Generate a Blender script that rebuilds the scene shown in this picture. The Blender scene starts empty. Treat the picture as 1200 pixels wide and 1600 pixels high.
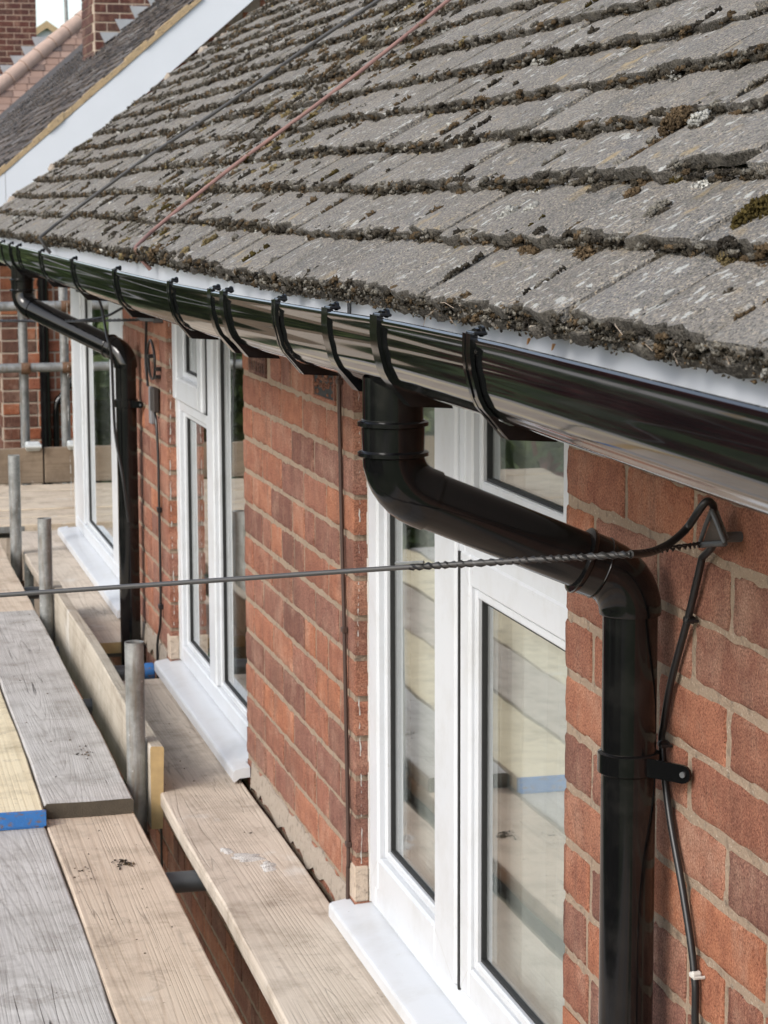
import bpy, math, random
import numpy as np
from mathutils import Vector, Matrix
random.seed(7); RNG = np.random.default_rng(7)
R = math.radians
sc = bpy.context.scene
COL = sc.collection
# All coordinates below are metres measured from the camera (x towards the house, y along it, z up);
# OFF moves them so that the outer face of the house wall is x = 0 and the ground z = 0.
OFF = Vector((-1.0, 0.0, 5.15))

# ------------------------------------------------------------------ camera
FPX = 3500.0
AX = np.array([-878.0, -484.0, FPX]); DN = np.array([90.0, 0.0, FPX])
DN[1] = (-(FPX * FPX) - AX[0] * 90.0) / AX[1]
AY = AX / np.linalg.norm(AX); UP = -DN / np.linalg.norm(DN); EX = np.cross(AY, UP)
ROT = np.stack([EX, AY, UP])            # rows: world axes in camera coordinates (right, down, forward)
cam = bpy.data.cameras.new('camera'); camo = bpy.data.objects.new('camera', cam); COL.objects.link(camo)
right, down, fwd = (Vector(ROT[:, i]) for i in range(3))
camo.matrix_world = Matrix.Translation(OFF) @ Matrix((right, -down, -fwd)).transposed().to_4x4()
cam.sensor_fit = 'VERTICAL'; cam.sensor_height = 36.0; cam.sensor_width = 27.0
cam.lens = FPX / 1600.0 * 36.0
cam.clip_start = 0.05; cam.clip_end = 1500
cam.dof.use_dof = True; cam.dof.focus_distance = 2.75; cam.dof.aperture_fstop = 27.0
sc.camera = camo

def proj(p):
    c = ROT.T @ np.asarray(p, float)
    return 600 + FPX * c[0] / c[2], 800 + FPX * c[1] / c[2], c[2]

# ------------------------------------------------------------------ world, sun, exposure
SUN_EL, SUN_AZ = 34.0, 240.0            # azimuth clockwise from +y
w = bpy.data.worlds.new('World'); sc.world = w; w.use_nodes = True
wn = w.node_tree; bg = wn.nodes['Background']
sky = wn.nodes.new('ShaderNodeTexSky'); sky.sky_type = 'NISHITA'; sky.sun_disc = False
sky.sun_elevation = R(SUN_EL); sky.sun_rotation = R(SUN_AZ); sky.air_density = 1.0; sky.dust_density = 1.9; sky.ozone_density = 1.0
hs = wn.nodes.new('ShaderNodeHueSaturation'); hs.inputs['Saturation'].default_value = 0.62
wn.links.new(sky.outputs[0], hs.inputs['Color']); wn.links.new(hs.outputs[0], bg.inputs['Color'])
bg.inputs['Strength'].default_value = 0.15
sl = bpy.data.lights.new('sun', 'SUN'); sl.energy = 1.0; sl.angle = R(20); sl.color = (1.0, 0.97, 0.93)
so = bpy.data.objects.new('sun', sl); COL.objects.link(so)
sd = Vector((math.sin(R(SUN_AZ)) * math.cos(R(SUN_EL)), math.cos(R(SUN_AZ)) * math.cos(R(SUN_EL)), math.sin(R(SUN_EL))))
so.rotation_euler = sd.to_track_quat('Z', 'Y').to_euler(); so.location = (-6, -6, 14)
sc.view_settings.view_transform = 'Standard'; sc.view_settings.look = 'None'
sc.view_settings.exposure = 0.84; sc.view_settings.gamma = 1.0
sc.render.engine = 'CYCLES'
sc.cycles.max_bounces = 8; sc.cycles.transparent_max_bounces = 16; sc.cycles.caustics_reflective = False; sc.cycles.caustics_refractive = False
sc.cycles.use_denoising = True

# ------------------------------------------------------------------ material helpers
def nd(nt, t, ins=None, **props):
    n = nt.nodes.new(t)
    for k, v in props.items(): setattr(n, k, v)
    for k, v in (ins or {}).items():
        s = n.inputs[k]
        if isinstance(v, bpy.types.NodeSocket): nt.links.new(v, s)
        else: s.default_value = v
    return n
def pos(nt, scale=(1, 1, 1), rnd=0.0):
    g = nd(nt, 'ShaderNodeNewGeometry').outputs['Position']
    v = nd(nt, 'ShaderNodeVectorMath', {0: g, 1: scale}, operation='MULTIPLY').outputs[0]
    if rnd:
        r = nd(nt, 'ShaderNodeObjectInfo').outputs['Random']
        r = nd(nt, 'ShaderNodeMath', {0: r, 1: rnd}, operation='MULTIPLY').outputs[0]
        v = nd(nt, 'ShaderNodeVectorMath', {0: v, 1: r}, operation='ADD').outputs[0]
    return v
def noise(nt, v, scale, detail=3.0, rough=0.55, dist=0.0):
    return nd(nt, 'ShaderNodeTexNoise', {'Vector': v, 'Scale': scale, 'Detail': detail, 'Roughness': rough, 'Distortion': dist}).outputs['Fac']
def ramp(nt, f, stops, interp='LINEAR'):
    n = nd(nt, 'ShaderNodeValToRGB', {'Fac': f}); cr = n.color_ramp; cr.interpolation = interp
    while len(cr.elements) < len(stops): cr.elements.new(0.5)
    for e, (p, c) in zip(cr.elements, stops):
        e.position = p; e.color = (c, c, c, 1) if isinstance(c, (int, float)) else (*c, 1)
    return n.outputs['Color']
def mix(nt, f, a, b, mode='MIX'):
    n = nt.nodes.new('ShaderNodeMix'); n.data_type = 'RGBA'; n.blend_type = mode
    for i, v in ((0, f), (6, a), (7, b)):
        if isinstance(v, bpy.types.NodeSocket): nt.links.new(v, n.inputs[i])
        elif i == 0: n.inputs[0].default_value = v
        else: n.inputs[i].default_value = (*v, 1) if len(v) == 3 else v
    return n.outputs[2]
def math_(nt, op, a, b=0.0, clamp=False):
    return nd(nt, 'ShaderNodeMath', {0: a, 1: b}, operation=op, use_clamp=clamp).outputs[0]
def bump(nt, h, strength, dist):
    return nd(nt, 'ShaderNodeBump', {'Height': h, 'Strength': strength, 'Distance': dist}).outputs[0]
def rnd01(nt):
    a = nd(nt, 'ShaderNodeObjectInfo').outputs['Random']; b = nd(nt, 'ShaderNodeNewGeometry').outputs['Random Per Island']
    return math_(nt, 'FRACT', math_(nt, 'ADD', a, b))
MATS = {}
def mat(name):
    m = bpy.data.materials.new(name); m.use_nodes = True; MATS[name] = m
    return m.node_tree, m.node_tree.nodes['Principled BSDF']
def setp(nt, b, **kw):
    for k, v in kw.items():
        k = k.replace('_', ' ')
        if isinstance(v, bpy.types.NodeSocket): nt.links.new(v, b.inputs[k])
        else: b.inputs[k].default_value = (*v, 1) if isinstance(v, tuple) and len(v) == 3 else v
def plain(name, col, rough=0.5, var=0.15, scale=20, bmp=0.0, metal=0.0, spec=0.5):
    nt, b = mat(name); p = pos(nt, rnd=3.0); n = noise(nt, p, scale, 4)
    c = mix(nt, n, tuple(x * (1 - var) for x in col), tuple(min(1, x * (1 + var)) for x in col))
    rr = math_(nt, 'ADD', math_(nt, 'MULTIPLY', n, 0.16), rough - 0.08, True)
    setp(nt, b, Base_Color=c, Roughness=rr, Metallic=metal, Specular_IOR_Level=spec)
    if bmp: setp(nt, b, Normal=bump(nt, noise(nt, p, scale * 6, 3), 0.5, bmp))
    return MATS[name]

def brick_mat(name, cols, rough=0.85):
    nt, b = mat(name); p = pos(nt); r = rnd01(nt)
    base = ramp(nt, r, [(i / (len(cols) - 1), c) for i, c in enumerate(cols)])
    blot = noise(nt, p, 22, 5, 0.65)
    base = mix(nt, ramp(nt, blot, [(0.35, 0.0), (0.68, 0.9)]), base, mix(nt, 1.0, base, (0.66, 0.6, 0.62), 'MULTIPLY'))
    drag = noise(nt, pos(nt, (60, 60, 6)), 1.6, 4, 0.6)
    base = mix(nt, ramp(nt, drag, [(0.5, 0.0), (0.75, 0.25)]), base, (0.46, 0.26, 0.18))
    bloom = noise(nt, p, 7, 6, 0.7)
    base = mix(nt, ramp(nt, bloom, [(0.50, 0.0), (0.72, 0.5)]), base, (0.52, 0.37, 0.29))
    dirt = noise(nt, p, 3.1, 6, 0.7)
    base = mix(nt, ramp(nt, dirt, [(0.5, 0.0), (0.72, 0.6)]), base, (0.14, 0.085, 0.068))
    run = noise(nt, pos(nt, (26, 26, 1.6)), 1.0, 4, 0.65)
    base = mix(nt, ramp(nt, run, [(0.56, 0.0), (0.72, 0.4)]), base, (0.16, 0.10, 0.08))
    speck = nd(nt, 'ShaderNodeTexVoronoi', {'Vector': p, 'Scale': 210.0}).outputs['Distance']
    sk = math_(nt, 'MULTIPLY', ramp(nt, speck, [(0.08, 1.0), (0.2, 0.0)]), ramp(nt, noise(nt, p, 40, 3), [(0.46, 0.0), (0.58, 0.95)]))
    base = mix(nt, sk, base, (0.05, 0.025, 0.02))
    gsp = ramp(nt, noise(nt, p, 330, 4, 0.75), [(0.36, 0.0), (0.64, 1.0)])
    base = mix(nt, 0.75, base, mix(nt, gsp, (0.02, 0.012, 0.01), (0.85, 0.75, 0.66)), 'SOFT_LIGHT')
    h = math_(nt, 'ADD', noise(nt, p, 190, 6, 0.75), math_(nt, 'MULTIPLY', noise(nt, p, 18, 3), 1.5))
    h = math_(nt, 'SUBTRACT', h, math_(nt, 'MULTIPLY', sk, 1.2))
    setp(nt, b, Base_Color=base, Roughness=rough, Specular_IOR_Level=0.25, Normal=bump(nt, h, 0.9, 0.004))
    return MATS[name]
brick_mat('brick', [(0.305, 0.143, 0.10), (0.395, 0.182, 0.118), (0.215, 0.11, 0.088), (0.375, 0.20, 0.146), (0.445, 0.195, 0.112), (0.265, 0.142, 0.115), (0.36, 0.174, 0.124)])
brick_mat('brick_plum', [(0.11, 0.05, 0.04), (0.15, 0.065, 0.05), (0.09, 0.045, 0.04)])
brick_mat('brick_orange', [(0.42, 0.16, 0.075), (0.36, 0.13, 0.07), (0.46, 0.20, 0.10), (0.40, 0.15, 0.09)])
brick_mat('brick_brown', [(0.16, 0.08, 0.055), (0.20, 0.09, 0.06), (0.13, 0.075, 0.06), (0.24, 0.11, 0.07)])
brick_mat('brick_dark_red', [(0.09, 0.042, 0.038), (0.13, 0.055, 0.048), (0.075, 0.042, 0.042), (0.11, 0.05, 0.048)])
def mortar_mat(name, a, b_):
    nt, b = mat(name); p = pos(nt)
    c = mix(nt, noise(nt, p, 9, 6, 0.7), a, b_)
    c = mix(nt, ramp(nt, noise(nt, p, 60, 4, 0.6), [(0.55, 0.0), (0.72, 0.7)]), c, (0.10, 0.08, 0.065))
    c = mix(nt, ramp(nt, noise(nt, p, 240, 2), [(0.6, 0.0), (0.75, 0.5)]), c, (0.62, 0.55, 0.46))
    h = math_(nt, 'ADD', noise(nt, p, 45, 4, 0.7), math_(nt, 'MULTIPLY', noise(nt, p, 260, 3), 0.6))
    setp(nt, b, Base_Color=c, Roughness=0.95, Specular_IOR_Level=0.15, Normal=bump(nt, h, 0.9, 0.006))
mortar_mat('mortar', (0.24, 0.175, 0.125), (0.37, 0.285, 0.21))
mortar_mat('mortar_pale', (0.42, 0.33, 0.25), (0.55, 0.45, 0.36))
mortar_mat('cement', (0.30, 0.25, 0.20), (0.42, 0.36, 0.30))
mortar_mat('verge_mortar', (0.38, 0.27, 0.15), (0.52, 0.40, 0.25))

nt, b = mat('tile'); p = pos(nt)
r = rnd01(nt)
base = ramp(nt, r, [(0.0, (0.165, 0.160, 0.152)), (0.3, (0.235, 0.225, 0.210)), (0.55, (0.19, 0.18, 0.165)), (0.8, (0.25, 0.236, 0.215)), (1.0, (0.20, 0.195, 0.19))])
base = mix(nt, ramp(nt, noise(nt, p, 6, 5, 0.65), [(0.35, 0.0), (0.7, 0.7)]), base, (0.21, 0.19, 0.165))
vor = nd(nt, 'ShaderNodeTexVoronoi', {'Vector': p, 'Scale': 480.0})
gr = nd(nt, 'ShaderNodeSeparateColor', {'Color': vor.outputs['Color']}).outputs[0]
base = mix(nt, ramp(nt, gr, [(0.0, 0.75), (0.35, 0.0), (0.62, 0.0)]), base, (0.042, 0.040, 0.038))
base = mix(nt, ramp(nt, gr, [(0.62, 0.0), (0.82, 0.35), (1.0, 0.95)]), base, (0.44, 0.38, 0.30))
ln = noise(nt, p, 62, 3, 0.55)
big = noise(nt, p, 5, 2)
lich = math_(nt, 'MULTIPLY', ramp(nt, ln, [(0.60, 0.0), (0.645, 1.0)]), ramp(nt, big, [(0.40, 0.0), (0.55, 0.9)]))
base = mix(nt, lich, base, (0.50, 0.50, 0.47))
och = math_(nt, 'MULTIPLY', ramp(nt, noise(nt, pos(nt, (1, 1, 1)), 21, 3), [(0.6, 0.0), (0.7, 0.7)]), ramp(nt, noise(nt, p, 3.3, 2), [(0.45, 0.0), (0.6, 1.0)]))
base = mix(nt, och, base, (0.40, 0.30, 0.16))
alg = noise(nt, p, 11, 5, 0.7)
base = mix(nt, ramp(nt, alg, [(0.55, 0.0), (0.75, 0.55)]), base, (0.07, 0.065, 0.05))
h = math_(nt, 'ADD', math_(nt, 'MULTIPLY', vor.outputs['Distance'], -1.0), math_(nt, 'MULTIPLY', noise(nt, p, 300, 4, 0.7), 1.6))
setp(nt, b, Base_Color=base, Roughness=0.95, Specular_IOR_Level=0.15, Normal=bump(nt, h, 0.8, 0.0026))

nt, b = mat('tile_edge'); p = pos(nt)
c = mix(nt, ramp(nt, noise(nt, p, 330, 3, 0.75), [(0.38, 0.0), (0.66, 1.0)]), (0.028, 0.026, 0.023), (0.17, 0.155, 0.135))
c = mix(nt, ramp(nt, noise(nt, p, 30, 4), [(0.5, 0.0), (0.7, 0.6)]), c, (0.16, 0.145, 0.12))
setp(nt, b, Base_Color=c, Roughness=1.0, Specular_IOR_Level=0.1, Normal=bump(nt, noise(nt, p, 320, 3, 0.7), 0.9, 0.004))
nt, b = mat('moss'); p = pos(nt)
ca = nd(nt, 'ShaderNodeVertexColor', layer_name='tint').outputs['Color']
c = mix(nt, noise(nt, p, 420, 2), mix(nt, 1.0, ca, (0.45, 0.42, 0.40), 'MULTIPLY'), mix(nt, 1.0, ca, (1.5, 1.45, 1.35), 'MULTIPLY'))
setp(nt, b, Base_Color=c, Roughness=1.0, Specular_IOR_Level=0.05, Normal=bump(nt, noise(nt, p, 600, 2), 0.8, 0.003))

nt, b = mat('slate_tile'); p = pos(nt); r = rnd01(nt)
base = ramp(nt, r, [(0.0, (0.055, 0.055, 0.06)), (0.35, (0.12, 0.105, 0.10)), (0.7, (0.19, 0.165, 0.15)), (0.9, (0.10, 0.08, 0.07)), (1.0, (0.30, 0.30, 0.30))])
base = mix(nt, ramp(nt, noise(nt, p, 12, 4), [(0.5, 0.0), (0.7, 0.7)]), base, (0.15, 0.11, 0.07))
setp(nt, b, Base_Color=base, Roughness=0.9, Specular_IOR_Level=0.2, Normal=bump(nt, noise(nt, p, 40, 3), 0.7, 0.01))
nt, b = mat('terracotta_tile'); p = pos(nt); r = rnd01(nt)
base = ramp(nt, r, [(0.0, (0.27, 0.175, 0.135)), (0.5, (0.33, 0.225, 0.18)), (0.85, (0.22, 0.145, 0.115)), (1.0, (0.10, 0.08, 0.075))])
setp(nt, b, Base_Color=base, Roughness=0.9, Normal=bump(nt, noise(nt, p, 30, 3), 0.5, 0.01))
plain('hip_tile', (0.46, 0.33, 0.265), 0.85, 0.25, 9, 0.004)
plain('lead', (0.36, 0.38, 0.40), 0.6, 0.25, 8)

nt, b = mat('black_plastic'); p = pos(nt)
dust = noise(nt, p, 14, 6, 0.7)
c = mix(nt, ramp(nt, dust, [(0.5, 0.0), (0.8, 1.0)]), (0.0045, 0.0045, 0.005), (0.014, 0.0135, 0.013))
setp(nt, b, Base_Color=c, Roughness=ramp(nt, dust, [(0.35, 0.07), (0.8, 0.2)]), Specular_IOR_Level=0.45,
     Normal=bump(nt, noise(nt, pos(nt, (1, 0.25, 1)), 30, 2), 0.05, 0.002))
nt, b = mat('gutter_plastic'); p = pos(nt)
sm = noise(nt, pos(nt, (6, 0.7, 14)), 3.0, 5, 0.7)
c = mix(nt, ramp(nt, sm, [(0.52, 0.0), (0.75, 1.0)]), (0.006, 0.006, 0.0065), (0.02, 0.0195, 0.019))
setp(nt, b, Base_Color=c, Roughness=ramp(nt, sm, [(0.4, 0.045), (0.78, 0.14)]), Specular_IOR_Level=0.6, Coat_Weight=0.3, Coat_Roughness=0.035,
     Normal=bump(nt, noise(nt, pos(nt, (1, 0.18, 1)), 14, 2), 0.05, 0.004))
nt, b = mat('black_cable'); setp(nt, b, Base_Color=(0.012, 0.012, 0.013), Roughness=0.38)
plain('grey_cable', (0.055, 0.053, 0.052), 0.5, 0.2, 40)
plain('brown_cable', (0.055, 0.03, 0.022), 0.6, 0.2, 60)
plain('red_cable', (0.24, 0.135, 0.115), 0.7, 0.3, 25, 0.001)
plain('dark_box', (0.035, 0.028, 0.025), 0.5, 0.2, 60)
plain('grey_plastic', (0.20, 0.20, 0.21), 0.5, 0.1, 60)
nt, b = mat('upvc'); p = pos(nt)
c = mix(nt, ramp(nt, noise(nt, p, 9, 6, 0.7), [(0.48, 0.0), (0.82, 0.75)]), (0.60, 0.62, 0.645), (0.48, 0.48, 0.47))
c = mix(nt, ramp(nt, noise(nt, p, 60, 4, 0.7), [(0.64, 0.0), (0.76, 0.4)]), c, (0.36, 0.33, 0.29))
setp(nt, b, Base_Color=c, Roughness=0.3, Specular_IOR_Level=0.5)
plain('white_board', (0.70, 0.73, 0.77), 0.4, 0.04, 5)
plain('sealant', (0.50, 0.485, 0.45), 0.6, 0.15, 50)
plain('gasket', (0.012, 0.012, 0.012), 0.6, 0.2, 60)
nt, b = mat('galvanised'); p = pos(nt, rnd=5.0)
n1 = noise(nt, p, 14, 5, 0.7); n2 = noise(nt, pos(nt, (30, 30, 3)), 2.0, 4, 0.7)
c = mix(nt, ramp(nt, n1, [(0.3, 0.0), (0.7, 1.0)]), (0.13, 0.135, 0.13), (0.38, 0.385, 0.375))
c = mix(nt, ramp(nt, n2, [(0.5, 0.0), (0.7, 0.75)]), c, (0.16, 0.125, 0.09))
c = mix(nt, ramp(nt, noise(nt, p, 70, 3), [(0.64, 0.0), (0.72, 0.6)]), c, (0.55, 0.55, 0.53))
setp(nt, b, Base_Color=c, Metallic=0.35, Roughness=ramp(nt, n1, [(0.3, 0.42), (0.7, 0.62)]), Normal=bump(nt, n1, 0.2, 0.003))
plain('dark_steel', (0.11, 0.115, 0.12), 0.5, 0.3, 30, 0.001, 0.5)
plain('rusty_dark', (0.075, 0.06, 0.05), 0.7, 0.5, 90, 0.002, 0.2)
plain('rusty_steel', (0.17, 0.095, 0.055), 0.75, 0.4, 60, 0.002, 0.2)
plain('pale_clamp', (0.62, 0.64, 0.62), 0.45, 0.12, 40, 0.0, 0.3)
nt, b = mat('blue_paint'); p = pos(nt)
c = mix(nt, noise(nt, p, 30, 4), (0.018, 0.12, 0.36), (0.04, 0.19, 0.50))
c = mix(nt, ramp(nt, noise(nt, pos(nt, (1, 1, 2.2)), 55, 4, 0.7), [(0.55, 0.0), (0.64, 0.9)]), c, (0.16, 0.11, 0.08))
setp(nt, b, Base_Color=c, Roughness=0.6, Normal=bump(nt, noise(nt, p, 140, 3), 0.6, 0.002))

def wood_mat(name, pale, mid, dark, axis='y', rings=70.0, grey=0.0, crack=0.5, streak=0.5):
    nt, b = mat(name)
    lo, hi = 0.13, 4.6
    sca = {'y': (hi, lo, hi), 'x': (lo, hi, hi)}[axis]
    fine = {'y': (260, 3.0, 260), 'x': (3.0, 260, 260)}[axis]
    p = pos(nt, sca, 17.0)
    n = noise(nt, p, 0.75, 1.2, 0.35, 0.15)
    s = math_(nt, 'SINE', math_(nt, 'MULTIPLY', n, rings))
    line = math_(nt, 'MULTIPLY', ramp(nt, s, [(0.0, 0.0), (0.45, 0.1), (0.9, 0.85), (1.0, 1.0)]), ramp(nt, noise(nt, pos(nt, (3, 1, 3), 2.0), 1.7, 3), [(0.3, 0.45), (0.7, 1.0)]))
    f = noise(nt, pos(nt, fine, 5.0), 1.0, 3, 0.6)
    big = noise(nt, pos(nt, (2.2, 0.8, 2.2), 9.0), 1.4, 5, 0.65)
    c = mix(nt, ramp(nt, big, [(0.32, 0.0), (0.68, 1.0)]), pale, mid)
    c = mix(nt, math_(nt, 'MULTIPLY', line, 0.3), c, dark)
    c = mix(nt, math_(nt, 'MULTIPLY', ramp(nt, f, [(0.42, 0.0), (0.72, 1.0)]), streak), c, dark)
    ck = noise(nt, pos(nt, {'y': (16, 0.55, 16), 'x': (0.55, 16, 16)}[axis], 31.0), 1.0, 2.5, 0.5, 0.3)
    ckf = ramp(nt, math_(nt, 'ABSOLUTE', math_(nt, 'SUBTRACT', ck, 0.5)), [(0.0, 1.0), (0.008, 0.0)])
    ckm = math_(nt, 'MULTIPLY', math_(nt, 'MULTIPLY', ckf, ramp(nt, noise(nt, pos(nt, (3, 1.2, 3), 3.0), 1.0, 2), [(0.5, 0.0), (0.58, 1.0)])), crack)
    c = mix(nt, ckm, c, (0.05, 0.042, 0.036))
    st = noise(nt, pos(nt, rnd=4.0), 6.5, 6, 0.72)
    c = mix(nt, ramp(nt, st, [(0.47, 0.0), (0.72, 0.75)]), c, mix(nt, 1.0, c, (0.52, 0.49, 0.46), 'MULTIPLY'))
    st2 = noise(nt, pos(nt, (1, 1, 1), 2.0), 9.0, 5, 0.7, 0.8)
    c = mix(nt, ramp(nt, st2, [(0.58, 0.0), (0.64, 0.28), (0.70, 0.0)]), c, (0.16, 0.12, 0.09))
    spl = noise(nt, pos(nt, rnd=8.0), 4.2, 5, 0.6)
    c = mix(nt, ramp(nt, spl, [(0.64, 0.0), (0.70, 0.5)]), c, (0.66, 0.64, 0.60))
    sp = noise(nt, pos(nt, rnd=6.0), 85, 2)
    c = mix(nt, ramp(nt, sp, [(0.73, 0.0), (0.77, 0.7)]), c, (0.06, 0.05, 0.04))
    h = math_(nt, 'SUBTRACT', math_(nt, 'MULTIPLY', f, 0.7), math_(nt, 'ADD', math_(nt, 'MULTIPLY', line, 0.45), math_(nt, 'MULTIPLY', ckm, 2.0)))
    setp(nt, b, Base_Color=c, Roughness=0.85, Specular_IOR_Level=0.2, Normal=bump(nt, h, 0.6, 0.002))
    return MATS[name]
GREY = ((0.58, 0.555, 0.525), (0.49, 0.465, 0.435), (0.27, 0.245, 0.22))
TAN = ((0.65, 0.54, 0.425), (0.57, 0.46, 0.355), (0.38, 0.275, 0.195))
wood_mat('wood_grey', *GREY, rings=620, crack=0.95, streak=0.6)
wood_mat('wood_tan', *TAN, rings=430, crack=0.35, streak=0.35)
wood_mat('wood_buff', (0.64, 0.56, 0.47), (0.55, 0.47, 0.385), (0.36, 0.285, 0.22), rings=520, crack=0.3, streak=0.4)
wood_mat('wood_yellow', (0.80, 0.70, 0.50), (0.74, 0.63, 0.43), (0.45, 0.33, 0.18), rings=250, crack=0.1, streak=0.15)
wood_mat('wood_side', (0.52, 0.47, 0.39), (0.44, 0.385, 0.31), (0.28, 0.23, 0.175), rings=330, crack=0.2, streak=0.3)
wood_mat('wood_tan_across', (0.66, 0.56, 0.43), (0.57, 0.47, 0.36), (0.37, 0.28, 0.20), axis='x', rings=330, crack=0.3, streak=0.3)
wood_mat('wood_brown_across', (0.30, 0.235, 0.17), (0.23, 0.175, 0.125), (0.14, 0.10, 0.07), axis='x', rings=330, crack=0.4, streak=0.3)
mortar_mat('plaster', (0.50, 0.48, 0.45), (0.64, 0.62, 0.59))
plain('end_grain', (0.46, 0.33, 0.16), 0.9, 0.25, 40, 0.002)
plain('end_grain_dark', (0.075, 0.062, 0.045), 0.95, 0.35, 40, 0.003)

m = bpy.data.materials.new('glass'); m.use_nodes = True; MATS['glass'] = m; nt = m.node_tree; nt.nodes.clear()
out = nd(nt, 'ShaderNodeOutputMaterial')
bf = nd(nt, 'ShaderNodeNewGeometry').outputs['Backfacing']
ior = math_(nt, 'SUBTRACT', 1.52, math_(nt, 'MULTIPLY', bf, 1.52 - 1 / 1.52))
fr = nd(nt, 'ShaderNodeFresnel', {'IOR': ior}).outputs[0]
fac = math_(nt, 'MULTIPLY', fr, 1.55, True)
nb = bump(nt, noise(nt, pos(nt), 2.6, 1.5), 0.03, 0.02)
gl = nd(nt, 'ShaderNodeBsdfGlossy', {'Color': (0.97, 0.98, 0.97, 1), 'Roughness': 0.012, 'Normal': nb}).outputs[0]
tr = nd(nt, 'ShaderNodeBsdfTransparent', {'Color': (0.90, 0.92, 0.91, 1)}).outputs[0]
ms = nd(nt, 'ShaderNodeMixShader', {0: fac, 1: tr, 2: gl}).outputs[0]
nt.links.new(ms, out.inputs['Surface'])
plain('interior', (0.20, 0.19, 0.175), 0.9, 0.1, 2)
nt, b = mat('net_curtain'); setp(nt, b, Base_Color=(0.70, 0.70, 0.68), Roughness=0.9, Alpha=0.78, Subsurface_Weight=0.0)
def leaf_mat(name, cols):
    nt, b = mat(name); r = nd(nt, 'ShaderNodeNewGeometry').outputs['Random Per Island']
    c = ramp(nt, r, [(i / (len(cols) - 1), x) for i, x in enumerate(cols)])
    setp(nt, b, Base_Color=c, Roughness=0.6, Specular_IOR_Level=0.3)
leaf_mat('green_leaf', [(0.035, 0.065, 0.016), (0.075, 0.115, 0.03), (0.12, 0.16, 0.045)])
leaf_mat('red_leaf', [(0.09, 0.012, 0.016), (0.19, 0.025, 0.03), (0.27, 0.06, 0.06)])
leaf_mat('dry_leaf', [(0.30, 0.12, 0.03), (0.36, 0.2, 0.07)])
plain('bark', (0.08, 0.06, 0.045), 0.9, 0.3, 30, 0.01)
plain('grass', (0.065, 0.10, 0.03), 0.95, 0.4, 3, 0.02)
plain('tarmac', (0.06, 0.06, 0.062), 0.9, 0.2, 30, 0.005)
plain('paving', (0.28, 0.265, 0.24), 0.9, 0.2, 6, 0.005)

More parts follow.
